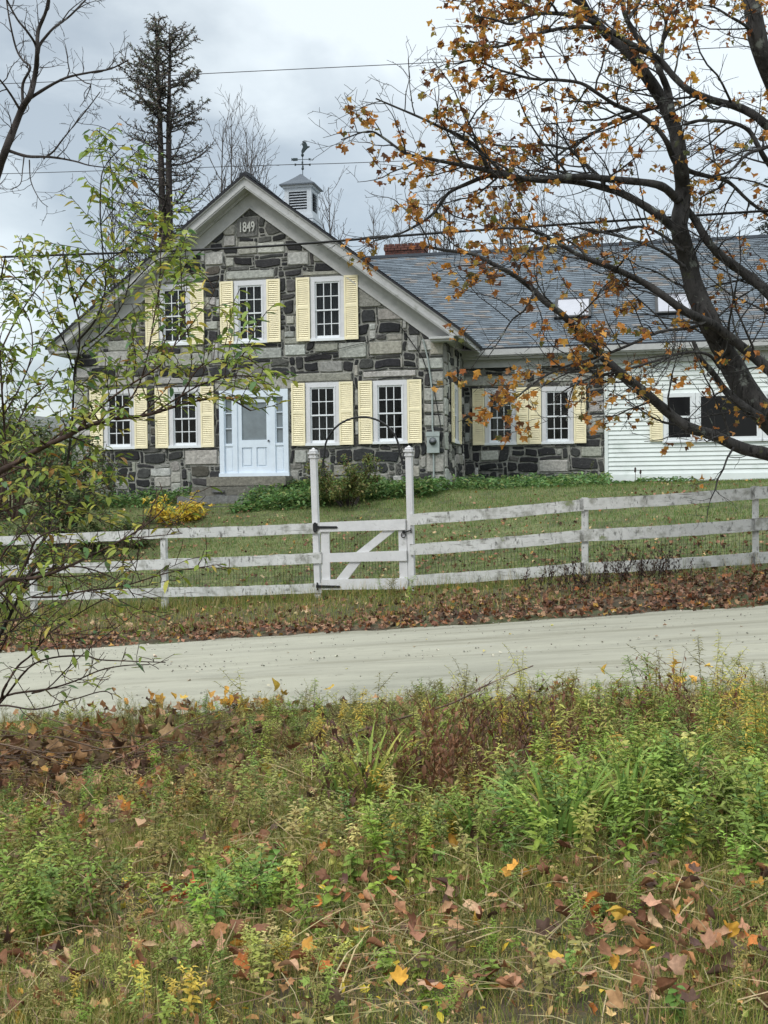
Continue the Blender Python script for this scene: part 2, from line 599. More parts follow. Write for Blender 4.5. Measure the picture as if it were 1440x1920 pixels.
def stone(mb, x0, x1, z0, z1, col, P, rnd, rough, thick):
    gap = .012 if rough < .5 else .019
    x0 += gap; x1 -= gap; z0 += gap; z1 -= gap
    w, h = x1 - x0, z1 - z0
    j = min(w, h) * (.03 + .17 * rough)
    r = lambda s=1.0: rnd.uniform(-j, j) * s
    c = min(w, h) * (.04 + .28 * rough)
    cut = lambda: rnd.uniform(.15, 1) * c
    pts = []
    a, b = cut(), cut()
    pts += [(x0 + a, z0 + abs(r(.6))), (x0 + w * rnd.uniform(.35, .65), z0 + r(.4)), (x1 - cut(), z0 + abs(r(.6)))]
    pts += [(x1 - abs(r(.6)), z0 + cut()), (x1 + r(.3), z0 + h * rnd.uniform(.35, .65)), (x1 - abs(r(.6)), z1 - cut())]
    pts += [(x1 - cut(), z1 - abs(r(.6))), (x0 + w * rnd.uniform(.35, .65), z1 + r(.4)), (x0 + cut(), z1 - abs(r(.6)))]
    pts += [(x0 + abs(r(.6)), z1 - cut()), (x0 + r(.3), z0 + h * rnd.uniform(.35, .65)), (x0 + abs(r(.6)), z0 + b)]
    mx, mz = (x0 + x1) / 2, (z0 + z1) / 2
    ins = min(.018, .12 * min(w, h))
    inner = [(mx + (p[0] - mx) * (1 - 2 * ins / w), mz + (p[1] - mz) * (1 - 2 * ins / h)) for p in pts]
    if rough >= .5:
        wz = lambda p: (p[0] + .022 * math.sin(p[1] * 6.1 + p[0] * 2.2) + .012 * math.sin(p[1] * 15), p[1] + .026 * math.sin(p[0] * 3.7 + p[1] * 1.3) + .014 * math.sin(p[0] * 11 + p[1] * 5))
        pts, inner = [wz(p) for p in pts], [wz(p) for p in inner]
    n = len(mb.v)
    k = len(pts)
    t2 = thick + rnd.uniform(.004, .014)
    tx, tz = rnd.uniform(-.02, .02), rnd.uniform(-.03, .03)
    mb.v += [P(p[0], p[1], -.03) for p in pts] + [P(p[0], p[1], thick * .55) for p in pts]
    mb.v += [P(p[0], p[1], t2 + (p[0] - mx) * tx + (p[1] - mz) * tz) for p in inner]
    mb.f.append(tuple(n + 2 * k + i for i in range(k)))
    mb.c.append(col)
    for q in range(2):
        for i in range(k):
            i2 = (i + 1) % k
            mb.f.append((n + q * k + i, n + q * k + i2, n + (q + 1) * k + i2, n + (q + 1) * k + i))
            mb.c.append(col)


def masonry(mb, x0, x1, z0, z1, holes, pale, ok, P, seed, palefrac=.12, cell=.06):
    rnd = random.Random(seed)
    nx, nz_ = int(round((x1 - x0) / cell)), int(round((z1 - z0) / cell))
    cx, cz = (x1 - x0) / nx, (z1 - z0) / nz_
    occ = np.zeros((nx, nz_), bool)
    X = x0 + (np.arange(nx) + .5) * cx
    Z = z0 + (np.arange(nz_) + .5) * cz
    for a in range(nx):
        for b in range(nz_):
            if not ok(X[a], Z[b]): occ[a, b] = True
    for hx0, hx1, hz0, hz1 in holes:
        occ[np.ix_((X > hx0) & (X < hx1), (Z > hz0) & (Z < hz1))] = True

    def col(pal):
        c = rnd.choices([p[0] for p in pal], [p[1] for p in pal])[0]
        q = rnd.uniform(.85, 1.15)
        return tuple(v * q * rnd.uniform(.97, 1.03) for v in c)
    for rx0, rx1, rz0, rz1, tone in pale:
        ia = (X > rx0) & (X < rx1)
        ib = (Z > rz0) & (Z < rz1)
        sub = np.ix_(ia, ib)
        if not ia.any() or not ib.any(): continue
        fr = ~occ[sub]
        if fr.mean() < .5: continue
        occ[sub] = True
        xa, xb = X[ia][0] - cx / 2, X[ia][-1] + cx / 2
        za, zb = Z[ib][0] - cz / 2, Z[ib][-1] + cz / 2
        stone(mb, xa, xb, za, zb, col(GRANITE if tone == 0 else DARK[:2]), P, rnd, .12 if tone == 0 else .5, .032)
    for b in range(nz_):
        a = 0
        while a < nx:
            if occ[a, b]:
                a += 1
                continue
            isp = rnd.random() < palefrac
            big = rnd.random()
            tw = rnd.choice([5, 7, 8, 9, 11, 13]) if big > .36 else rnd.choice([2, 3])
            th = rnd.choice([3, 4, 5, 5, 6]) if big > .36 else rnd.choice([1, 2, 2])
            if isp: tw, th = rnd.choice([7, 9, 11]), rnd.choice([4, 5])
            w = 1
            while w < tw and a + w < nx and not occ[a + w, b]: w += 1
            if a + w < nx and not occ[a + w, b] and (a + w + 1 >= nx or occ[a + w + 1, b]): w += 1
            h = 1
            while h < th and b + h < nz_ and not occ[a:a + w, b + h].any(): h += 1
            occ[a:a + w, b:b + h] = True
            stone(mb, x0 + a * cx, x0 + (a + w) * cx, z0 + b * cz, z0 + (b + h) * cz, col(GRANITE if isp and h > 2 else DARK), P, rnd, .3 if isp else rnd.uniform(.5, 1.0), rnd.uniform(.012, .034))
            a += w


# ---- window positions (centre, sill height, head height): the front, the wing
GW = [(-9.09, 2.83, 4.47), (-7.16, 2.83, 4.47), (-3.27, 2.82, 4.48), (-1.43, 2.83, 4.48)]
UW = [(-7.40, 5.63, 7.28), (-5.24, 5.61, 7.28), (-3.10, 5.60, 7.28)]
WW = [(1.08, 2.87, 4.49), (2.71, 2.87, 4.49)]
DOOR = (-6.16, -4.22, 2.01, 4.34)

frontP = lambda x, z, d: (x, -d, z)
PALE = []
for r in [(446, 452, 481, 479), (484, 452, 535, 478), (541, 472, 580, 500), (420, 442, 443, 464), (384, 472, 420, 500),
          (424, 504, 514, 526), (568, 505, 640, 520), (296, 512, 384, 533), (672, 535, 716, 577), (708, 577, 767, 602),
          (533, 646, 575, 668), (588, 642, 634, 662), (637, 642, 690, 672), (692, 636, 757, 668), (764, 630, 786, 660), (788, 634, 815, 660),
          (410, 651, 468, 676), (470, 650, 528, 676), (310, 660, 400, 690), (246, 665, 306, 690), (185, 660, 242, 690),
          (785, 669, 830, 694), (808, 696, 832, 722), (793, 724, 831, 754), (796, 758, 832, 774), (796, 776, 832, 800), (800, 850, 832, 885), (806, 640, 832, 668), (812, 890, 832, 918),
          (556, 697, 660, 716), (680, 692, 782, 711), (405, 706, 555, 733), (290, 704, 392, 723), (168, 706, 276, 725),
          (146, 640, 176, 664), (142, 690, 170, 712), (142, 735, 168, 770), (142, 790, 170, 820), (145, 850, 185, 880),
          (346, 843, 410, 871), (535, 590, 552, 610), (534, 620, 553, 636), (552, 842, 575, 870), (404, 560, 412, 590), (388, 600, 410, 620),
          (222, 600, 262, 625), (240, 560, 268, 590), (666, 730, 674, 760), (664, 790, 673, 815)]:
    a, b = fac(r[0], r[3]), fac(r[2], r[1])
    PALE.append((a[0], b[0], a[1], b[1], 0))
for r in [(212, 845, 262, 868), (270, 848, 312, 870), (318, 846, 344, 866), (440, 480, 476, 500), (478, 481, 528, 503),
          (710, 603, 752, 628), (676, 578, 704, 606), (532, 560, 554, 586), (700, 672, 752, 690), (755, 674, 782, 690), (570, 676, 598, 694), (630, 842, 662, 868), (664, 842, 702, 866), (704, 842, 750, 866), (386, 540, 412, 558), (390, 620, 410, 645), (534, 504, 566, 520)]:
    a, b = fac(r[0], r[3]), fac(r[2], r[1])
    PALE.append((a[0], b[0], a[1], b[1], 1))
hole = lambda c, z0, z1: (c - .47, c + .47, z0 - .04, z1 + .02)
wall = MB()
def pierced(mb, xa, xb, za, top, holes, y0, y1, extra=()):
    """wall with real openings: columns between the hole edges, each split where a hole is"""
    xs = sorted({xa, xb, *extra, *[h[0] for h in holes], *[h[1] for h in holes]})
    for p, q in zip(xs[:-1], xs[1:]):
        if q - p < 1e-4: continue
        m = (p + q) / 2
        cuts = sorted((h[2], h[3]) for h in holes if h[0] < m < h[1])
        z = za
        for a, b in cuts:
            if a > z: mb.prism([(p, z), (q, z), (q, a), (p, a)], 'y', y0, y1)
            z = b
        mb.prism([(p, z), (q, z), (q, top(q)), (p, top(p))], 'y', y0, y1)


pierced(wall, XL, XR, .6, lambda x: roofz(x) - .1, [(c - .40, c + .40, a + .02, b - .05) for c, a, b in GW + UW] + [(DOOR[0] + .06, DOOR[1] - .06, DOOR[2] + .02, DOOR[3] - .1)], 0.0, .45, (XC,))
wall.box(XL, XL + .4, .45, LEN, .6, roofz(XL) - .1)
wall.box(XR - .4, XR, .45, LEN, .6, roofz(XR) - .1)
wall.prism([(XL, .6), (XR, .6), (XR, roofz(XR) - .1), (XC, AP - .1), (XL, roofz(XL) - .1)], 'y', LEN - .003, LEN + .4)
wall.build('mortar_wall', M['mortar'], house)
st = MB()
dz0, dz1 = 8.44, 8.98
masonry(st, XL, XR, 1.2, AP - .3, [hole(*w) for w in GW + UW] + [(DOOR[0], DOOR[1], DOOR[2] - .28, DOOR[3]), (-5.60, -4.99, dz0, dz1)], PALE,
        lambda x, z: z < roofz(x) - .40, frontP, 5, .13)
st.build('front_stonework', M['stone'], house)
# date stone with raised numerals
ds = MB()
stone(ds, -5.61, -4.98, dz0 - .01, dz1 + .01, (.145, .142, .135), frontP, random.Random(3), .2, .03)
dso = ds.build('date_stone', M['stone'], house)
fc = bpy.data.curves.new('numerals', 'FONT')
fc.body = '1849'
fc.size = .37
fc.extrude = .006
fc.offset = .007
fc.align_x = 'CENTER'
fo = bpy.data.objects.new('numerals', fc)
COL.objects.link(fo)
fm = bpy.data.meshes.new_from_object(fo.evaluated_get(bpy.context.evaluated_depsgraph_get()))
COL.objects.unlink(fo)
bpy.data.objects.remove(fo)
fm.materials.clear()
fm.transform(Matrix.Scale(.62, 4, (1, 0, 0)))
fm.transform(Matrix.Translation((-5.30, -.072, 8.59)) @ Matrix.Rotation(math.pi / 2, 4, 'X'))
M['numeral'] = mk('numeral', (.46, .46, .43), var=.25, scale=20, rough=.9)
tag(link_mesh('numerals', fm, M['numeral'], dso), 'pale raised numerals reading 1849')

# side wall of the main block that faces right, and the wing's stone front
sideP = lambda y, z, d: (d, y, z)
ss = MB()
SWN = (1.75, 2.87, 4.47)
sq = []
for k in range(9):
    sq.append((0, .5 if k % 2 else .3, 1.25 + k * .46, 1.25 + (k + 1) * .46, 0))
masonry(ss, 0.0, 3.6, 1.2, 5.5, [hole(*SWN)], sq, lambda x, z: True, sideP, 9, .3)
ss.build('side_stonework', M['stone'], house)
wingP = lambda x, z, d: (x, WY - d, z)
ww = MB()
pierced(ww, 0.0, 4.02, .6, lambda x: 5.6, [(c - .38, c + .38, a + .02, b - .05) for c, a, b in WW], WY, WY + .4)
ww.build('wing_mortar_wall', M['mortar'], house)
WP = []
for r, t in [((866, 704, 984, 724), 0), ((1000, 698, 1112, 718), 0), ((900, 845, 934, 866), 0), ((1090, 838, 1130, 858), 0), ((1103, 742, 1131, 775), 0), ((1106, 778, 1131, 815), 0), ((1010, 860, 1065, 885), 0), ((866, 755, 880, 780), 0), ((1106, 730, 1131, 741), 1),
             ((972, 866, 1010, 888), 1), ((1070, 858, 1122, 880), 1), ((898, 868, 932, 878), 1), ((1008, 888, 1056, 914), 1), ((936, 842, 954, 866), 1), ((958, 842, 982, 856), 1), ((984, 840, 1005, 855), 1), ((1007, 838, 1040, 853), 1), ((866, 830, 880, 850), 1), ((864, 845, 882, 862), 1), ((885, 846, 900, 864), 1), ((952, 888, 982, 914), 1),
             ((866, 665, 905, 700), 1), ((908, 668, 960, 698), 1), ((1022, 665, 1062, 690), 1), ((1066, 665, 1130, 680), 0), ((1075, 682, 1118, 696), 1)]:
    a, b = fac(r[0], r[3], WY), fac(r[2], r[1], WY)
    WP.append((a[0], b[0], a[1], b[1], t))
masonry(ww2 := MB(), 0.0, 4.02, 1.2, 5.58, [hole(*w) for w in WW] + [(1.50, 2.28, 4.90, 5.56)], WP, lambda x, z: True, wingP, 21, .22)
ww2.build('wing_stonework', M['stone'], house)
bd = MB()
bd.box(1.50, 2.28, WY - .05, WY - .003, 4.90, 5.40)
bd.build('white_panel', M['white'], house)


# ---- windows
def frame_map(kind):
    if kind == 'front': return lambda x, d, z: (x, -d, z)
    if kind == 'wing': return lambda x, d, z: (x, WY - d, z)
    if kind == 'side': return lambda x, d, z: (d, x, z)


def fbox(mb, T, x0, x1, d0, d1, z0, z1, col=(1, 1, 1)):
    p = [T(x0, d0, z0), T(x1, d1, z1)]
    mb.box(min(p[0][0], p[1][0]), max(p[0][0], p[1][0]), min(p[0][1], p[1][1]), max(p[0][1], p[1][1]), min(p[0][2], p[1][2]), max(p[0][2], p[1][2]), col)


def shutter(T, x0, x1, z0, z1, parent):
    mb = MB()
    d0, d1 = .055, .09
    st_, w = .045, x1 - x0
    fbox(mb, T, x0, x0 + st_, d0, d1, z0, z1)
    fbox(mb, T, x1 - st_, x1, d0, d1, z0, z1)
    zm = z0 + (z1 - z0) * .53
    for a, b in ((z0, z0 + .075), (zm - .04, zm + .04), (z1 - .06, z1)):
        fbox(mb, T, x0 + st_, x1 - st_, d0 + .001, d1 - .002, a, b)
    for a, b in ((z0 + .075, zm - .04), (zm + .04, z1 - .06)):
        n = int((b - a) / .05)
        s = (b - a) / n
        for k in range(n):
            za = a + k * s
            pts = [(x0 + st_, d1 - .006, za + .004), (x1 - st_, d1 - .006, za + .004), (x1 - st_, d0 + .006, za + s * .98), (x0 + st_, d0 + .006, za + s * .98)]
            mb.poly([T(*p) for p in pts])
            mb.poly([T(p[0], p[1] - .006, p[2] - .004) for p in reversed(pts)])
            mb.poly([T(*pts[1]), T(*pts[0]), T(x0 + st_, d1 - .012, za), T(x1 - st_, d1 - .012, za)])
    fbox(mb, T, x0 + st_, x1 - st_, d0 - .004, d0, z0, z1)
    return mb.build('shutter', M['shutter'], parent)


def window(kind, c, z0, z1, shut=(True, True), w=.92, sw=.375, cols=3, rows=2, gapl=.012, curtain=None):
    T = frame_map(kind)
    mb = MB()
    x0, x1 = c - w / 2, c + w / 2
    cs = .125
    a, b = z0 + .05, z1
    fbox(mb, T, x0, x0 + cs, -.05, .05, a, b)
    fbox(mb, T, x1 - cs, x1, -.05, .05, a, b)
    fbox(mb, T, x0 + cs, x1 - cs, -.05, .049, b - .13, b)
    fbox(mb, T, x0 + cs - .03, x0 + cs, .05, .062, a, b - .10)
    fbox(mb, T, x1 - cs, x1 - cs + .03, .05, .062, a, b - .10)
    root = mb.build('window', M['casing'], house)
    sl_ = MB()
    fbox(sl_, T, x0 - .03, x1 + .03, -.05, .085, z0 - .02, z0 + .048)
    sl_.build('sill', M['white'], root)
    g0, g1 = x0 + cs, x1 - cs
    ga, gb = z0 + .05, z1 - .13
    zm = (ga + gb) / 2
    sh = MB()
    for (s0, s1, d) in ((ga, zm + .02, .005), (zm - .02, gb, .025)):
        fbox(sh, T, g0, g0 + .035, d - .03, d, s0, s1)
        fbox(sh, T, g1 - .035, g1, d - .03, d, s0, s1)
        fbox(sh, T, g0 + .035, g1 - .035, d - .03, d - .001, s1 - .04, s1)
        fbox(sh, T, g0 + .035, g1 - .035, d - .03, d - .001, s0, s0 + (.075 if d < .02 else .035))
        for k in range(1, cols):
            xm = g0 + .035 + (g1 - g0 - .07) * k / cols
            fbox(sh, T, xm - .011, xm + .011, d - .022, d - .004, s0 + .035, s1 - .04)
        for k in range(1, rows):
            zz = s0 + .04 + (s1 - s0 - .08) * k / rows
            fbox(sh, T, g0 + .035, g1 - .035, d - .021, d - .005, zz - .011, zz + .011)
    sh.build('sash', M['white'], root)
    pn = MB()
    fbox(pn, T, g0, g1, -.022, -.016, ga, gb)
    pn.build('pane', M['glass'] if kind == 'side' else M['clearglass'], root)
    if curtain:
        cu_ = MB()
        ca, cb_ = g0 - .02, g1 + .02
        for q in range(30):
            s0, s1 = q / 30, (q + 1) / 30
            p0, p1 = ca + (cb_ - ca) * s0, ca + (cb_ - ca) * s1
            e0, e1 = -.13 + .02 * math.sin(q * 1.9 + c * 5), -.13 + .02 * math.sin((q + 1) * 1.9 + c * 5)
            z_lo, z_hi = ga + (gb - ga) * curtain[0], ga + (gb - ga) * curtain[1]
            cu_.poly([T(p0, e0, z_lo), T(p1, e1, z_lo), T(p1, e1, z_hi), T(p0, e0, z_hi)])
        cu_.build('curtain', M['curtain'], root)
    if shut[0]: shutter(T, x0 - sw - gapl, x0 - gapl, z0 - .01, z1, root)
    if shut[1]: shutter(T, x1 + gapl, x1 + sw + gapl, z0 - .01, z1, root)
    return root


for (c, a, b), cur in zip(GW + UW, [None, (.5, 1.0), (.0, .52), None, (0, 1), (0, 1), (0, 1)]): window('front', c, a, b, curtain=cur)
window('wing', WW[0][0], WW[0][1], WW[0][2], w=.90, sw=.345)
window('wing', WW[1][0], WW[1][1], WW[1][2], w=.90, sw=.345)
window('side', SWN[0], SWN[1], SWN[2])

# ---- entrance
x0, x1, z0, z1 = DOOR
e = MB()
T = frame_map('front')
fbox(e, T, x0, x0 + .13, -.05, .07, z0, z1)
fbox(e, T, x1 - .13, x1, -.05, .07, z0, z1)
fbox(e, T, x0 + .13, x1 - .13, -.05, .068, z1 - .2, z1)
fbox(e, T, x0 - .02, x1 + .02, -.05, .10, z0 - .02, z0 + .09)
da, db = -5.66, -4.72
fbox(e, T, da - .13, da, -.05, .05, z0 + .09, z1 - .2)
fbox(e, T, db, db + .13, -.05, .05, z0 + .09, z1 - .2)
ent = e.build('entrance', M['doorpaint'], house)
for (a, b) in ((x0 + .13, da - .13), (db + .13, x1 - .13)):
    s = MB()
    fbox(s, T, a, b, -.05, .012, z0 + .09, z0 + .82)
    fbox(s, T, a, b, -.04, .035, z0 + .82, z0 + .88)
    fbox(s, T, a + .03, b - .03, .012, .02, z0 + .16, z0 + .74)
    fbox(s, T, a, a + .03, -.05, .02, z0 + .88, z1 - .2)
    fbox(s, T, b - .03, b, -.05, .02, z0 + .88, z1 - .2)
    for k in range(0, 4):
        zz = z0 + .88 + (z1 - .2 - z0 - .88) * k / 3.0
        fbox(s, T, a + .03, b - .03, -.045, .015, max(zz - .012, z0 + .88), min(zz + .012, z1 - .2))
    s.build('sidelight_frame', M['doorpaint'], ent)
    s = MB()
    fbox(s, T, a + .02, b - .02, -.035, -.028, z0 + .88, z1 - .2)
    s.build('sidelight_pane', M['doorglass'], ent)
d = MB()
fbox(d, T, da, da + .12, -.05, .02, z0 + .09, z1 - .2)
fbox(d, T, db - .12, db, -.05, .02, z0 + .09, z1 - .2)
fbox(d, T, da + .12, db - .12, -.05, .019, z0 + .09, z0 + .26)
fbox(d, T, da + .12, db - .12, -.05, .019, z0 + .78, z0 + .98)
fbox(d, T, da + .12, db - .12, -.05, .019, z1 - .34, z1 - .2)
fbox(d, T, (da + db) / 2 - .06, (da + db) / 2 + .06, -.05, .018, z0 + .26, z0 + .78)
fbox(d, T, da + .12, db - .12, -.05, -.012, z0 + .26, z0 + .78)
for q in (-1, 1):
    m0 = (da + db) / 2 + q * .205
    fbox(d, T, m0 - .105, m0 + .105, -.012, .006, z0 + .30, z0 + .74)
d.build('door_panel', M['doorpaint'], ent)
d = MB()
fbox(d, T, da + .12, db - .12, -.03, -.02, z0 + .98, z1 - .34)
d.build('door_pane', M['doorglass'], ent)
k = MB()
k.lathe([(.0, 0), (.02, .001), (.028, .02), (.02, .04), (.0, .045)], 0, 0, 10)
ko = k.build('door_knob', M['iron'], ent, True)
ko.data.transform(Matrix.Translation((db - .06, -.02, z0 + .95)) @ Matrix.Rotation(math.pi / 2, 4, 'X'))

# ---- gable trim: rake boards, mouldings, frieze, cornice returns
TR = MB()
OH = .56
ex0, ex1 = XL - OH, XR + OH
ZC = 5.53                                # the raking boards end level, on the cornice returns


def rake(mb, off0, off1, y0, y1, lim=0.0):
    """board following the roof slope between two distances under the roof line, cut level at ZC"""
    c = math.cos(math.atan(SL))
    for s in (-1, 1):
        lx = abs((ex1 if s > 0 else ex0) - XC) - lim
        h0, h1 = AP - off0 / c, AP - off1 / c
        d0, d1 = min((h0 - ZC) / SL, lx), min((h1 - ZC) / SL, lx)
        pts = [(0, h0), (d0, h0 - SL * d0)]
        if h0 - SL * d0 > ZC + .001: pts.append((d0, max(ZC, h1 - SL * d1)))
        pts += [(d1, h1 - SL * d1), (0, h1)]
        pts = [(XC + s * p, q) for p, q in pts]
        mb.prism(pts if s > 0 else pts[::-1], 'y', y0, y1)


rake(TR, .045, .075, -OV - .05, -OV + .04)              # drip edge
rake(TR, .075, .215, -OV, -OV + .03, .01)               # fascia
rake(TR, .215, .255, -OV - .035, -OV + .03, .012)       # bed moulding
rake(TR, .255, .29, -OV - .015, -OV + .03, .013)
rake(TR, .25, .28, -OV + .03, -.05, .02)                # soffit
rake(TR, .28, .61, -.055, -.003, .45)                   # frieze on the wall
rake(TR, .61, .65, -.078, -.004, .46)
rake(TR, .28, .34, -.13, -.056, .3)
for s in (-1, 1):
    xe = ex1 if s > 0 else ex0
    xa_, xb_ = sorted((xe - s * .22, xe - s * .86))
    TR.box(xa_, xb_, -OV - .03, -.08, ZC - .065, ZC - .002)
    TR.box(xa_ + .03, xb_ - .03, -OV + .03, -.081, ZC - .12, ZC - .066)
TR.build('gable_trim', M['trim'], house)
for s in (-1, 1):
    EV = MB()
    xe = ex1 if s > 0 else ex0
    xw = XR if s > 0 else XL
    ze = roofz(xe)
    a, b = sorted((xe, xe - s * .05))
    EV.box(a, b, -OV + .05, LEN + .4, ze - .20, ze - .05)
    # sloping soffit under the eave
    EV.prism([(xe - s * .05, ze - .20), (xw, roofz(xw) - .34), (xw, roofz(xw) - .30), (xe - s * .05, ze - .16)], 'y', -OV + .04, LEN + .4)
    a, b = sorted((xw, xw + s * .05))
    EV.box(a + .002 * s, b + .002 * s, .05, LEN, roofz(xw) - .62, roofz(xw) - .33)
    EV.build('eave_trim', M['trim'], house)


# ---- roofs with shingle courses
def shingles(mb, A, B, C_, D, course, tab, rnd, dark=False):
    """A,B along the eave, D,C_ along the ridge: courses of tabs with a lifted lower edge"""
    A, B, C_, D = Vector(A), Vector(B), Vector(C_), Vector(D)
    nrm = (B - A).cross(D - A).normalized()
    n = int((D - A).length / course)
    for i in range(n):
        t0, t1 = i / n, (i + 1.25) / n
        P0, P1 = A.lerp(D, t0), B.lerp(C_, t0)
        Q0, Q1 = A.lerp(D, min(t1, 1)), B.lerp(C_, min(t1, 1))
        m = max(1, int((P1 - P0).length / tab))
        sh = (i % 2) * .5
        cuts = [0.0] + [min(1, max(0, (k + sh + rnd.uniform(-.12, .12)) / m)) for k in range(1, m)] + [1.0]
        for k in range(m):
            s0, s1 = cuts[k], cuts[k + 1]
            if s1 <= s0: continue
            v = rnd.choice([.74, .9, 1, 1.06, 1.22])
            base = (.125 * v, .148 * v, .172 * v) if rnd.random() > .16 else (.17 * v, .16 * v, .155 * v)
            up, lo = nrm * .006, nrm * (.024 + rnd.uniform(0, .006))
            a_, b_, c_, d_ = P0.lerp(P1, s0) + lo, P0.lerp(P1, s1) + lo, Q0.lerp(Q1, s1) + up, Q0.lerp(Q1, s0) + up
            mb.poly([a_, b_, c_, d_], base)
            mb.poly([a_ - lo, b_ - lo, b_, a_], tuple(q * .9 for q in base))


rr = random.Random(4)
RS = MB()
c = 1 / math.cos(math.atan(SL))
for s in (-1, 1):
    xe = (ex1 if s > 0 else ex0) + s * .04
    ze = roofz(xe)
    pts = [(XC, AP), (xe, ze), (xe, ze - .045 * c), (XC, AP - .045 * c)]
    RS.prism(pts if s > 0 else pts[::-1], 'y', -OV - .08, LEN + .45, (.03, .03, .035))
    y0, y1 = -OV - .075, LEN + .44
    q = [(xe, y0, ze), (xe, y1, ze), (XC, y1, AP), (XC, y0, AP)] if s > 0 else [(xe, y1, ze), (xe, y0, ze), (XC, y0, AP), (XC, y1, AP)]
    shingles(RS, *q, .14, .33, rr)
RS.box(XC - .12, XC + .12, -OV - .07, LEN + .43, AP - .06, AP + .03, (.035, .038, .045))
RS.build('main_roof', M['shingle'], house)

# wing: clapboard wall, roof, cornice
WX1 = 14.5
RY, RZ = 7.5, 9.23
EY, EZ = WY - .42, 5.60
cw = MB()
z, xb = 1.95, 4.10
while z < 5.12:
    n = len(cw.v)
    P = [(4.12, WY - .044, z), (WX1, WY - .044, z), (WX1, WY - .012, z + .128), (4.12, WY - .012, z + .128)]
    cw.poly(P)
    cw.poly([(4.12, WY - .012, z - .0005), (WX1, WY - .012, z - .0005), (WX1, WY - .044, z), (4.12, WY - .044, z)])
    z += .125
cw.box(4.025, 4.12, WY - .06, WY + .1, 1.75, 5.2)
cw.box(4.12, WX1, WY - .056, WY - .001, 1.75, 1.95)
cw.box(4.026, WX1, WY - .01, WY + .3, 1.70, 5.6)
cw.box(WX1, WX1 + .1, WY, WY + 7.8, 1.7, 5.6)
cw.box(-.2, WX1, WY + 7.7, WY + 7.8, .8, 5.6)
cw.prism([(WY, 5.6), (WY + 7.8, 5.6), (RY, RZ - .1)], 'x', WX1, WX1 + .1)
cw.build('clapboard_wall', M['siding'], house)
fd = MB()
fd.box(4.0, 4.45, WY - .06, WY + .2, 1.3, 1.74, (.03, .03, .03))
fd.box(4.45, WX1, WY + .02, WY + .2, 1.2, 1.70, (.05, .05, .05))
fd.build('foundation', M['stone'], house)
WR = MB()
slope = (RZ - EZ) / (RY - EY)
WR.prism([(EY, EZ), (RY, RZ), (RY, RZ - .06), (EY, EZ - .06)][::-1], 'x', -4.2, WX1 + .4, (.04, .04, .045))
WR.prism([(RY, RZ), (2 * RY - EY, EZ), (2 * RY - EY, EZ - .06), (RY, RZ - .06)][::-1], 'x', -4.2, WX1 + .4, (.04, .04, .045))
shingles(WR, (.3, EY, EZ), (WX1 + .4, EY, EZ), (WX1 + .4, RY, RZ), (-4.2, RY, RZ), .135, .32, rr)
WR.box(-4.2, WX1 + .4, RY - .13, RY + .13, RZ - .06, RZ + .03, (.07, .08, .095))
WR.build('wing_roof', M['shingle'], house)
WC = MB()
WC.box(.02, WX1 + .35, EY - .07, EY + .03, EZ - .20, EZ - .04)        # gutter board
WC.box(.02, WX1 + .35, EY - .02, WY - .12, EZ - .24, EZ - .201)       # soffit
WC.box(.021, WX1 + .3, EY + .08, EY + .18, EZ - .30, EZ - .241)
WC.box(.022, WX1 + .2, WY - .12, WY - .052, EZ - .52, EZ - .241)      # frieze
WC.box(.023, WX1 + .2, WY - .14, WY - .121, EZ - .30, EZ - .242)
WC.build('wing_cornice', M['trim'], house)


# clapboard wing windows
def plain_window(x0, x1, z0, z1, split):
    T = frame_map('wing')
    mb = MB()
    for a, b, c_, d_ in ((x0, x0 + .1, z0, z1), (x1 - .1, x1, z0, z1)):
        fbox(mb, T, a, b, -.04, .078, c_, d_)
    fbox(mb, T, x0 + .1, x1 - .1, -.04, .076, z1 - .11, z1)
    fbox(mb, T, x0 + .1, x1 - .1, -.04, .076, z0, z0 + .09)
    fbox(mb, T, x0 - .03, x1 + .03, .0, .10, z0 - .05, z0)
    r_ = mb.build('window', M['white'], house)
    s = MB()
    fbox(s, T, x0 + .1, x0 + .14, -.03, .064, z0 + .09, z1 - .11)
    fbox(s, T, x1 - .14, x1 - .1, -.03, .064, z0 + .09, z1 - .11)
    if split: fbox(s, T, x0 + .14, x1 - .14, -.03, .062, (z0 + z1) / 2 - .03, (z0 + z1) / 2 + .03)
    s.build('sash', M['white'], r_)
    p = MB()
    fbox(p, T, x0 + .1, x1 - .1, -.02, .053, z0 + .09, z1 - .11)
    p.build('pane', M['glass'], r_)
    return r_


wa = plain_window(5.65, 6.52, 2.87, 4.20, True)
shutter(frame_map('wing'), 5.28, 5.64, 2.87, 4.22, wa)
plain_window(6.53, 8.30, 2.87, 4.20, False)
wb = plain_window(8.31, 9.2, 2.87, 4.20, True)
shutter(frame_map('wing'), 9.21, 9.57, 2.87, 4.22, wb)

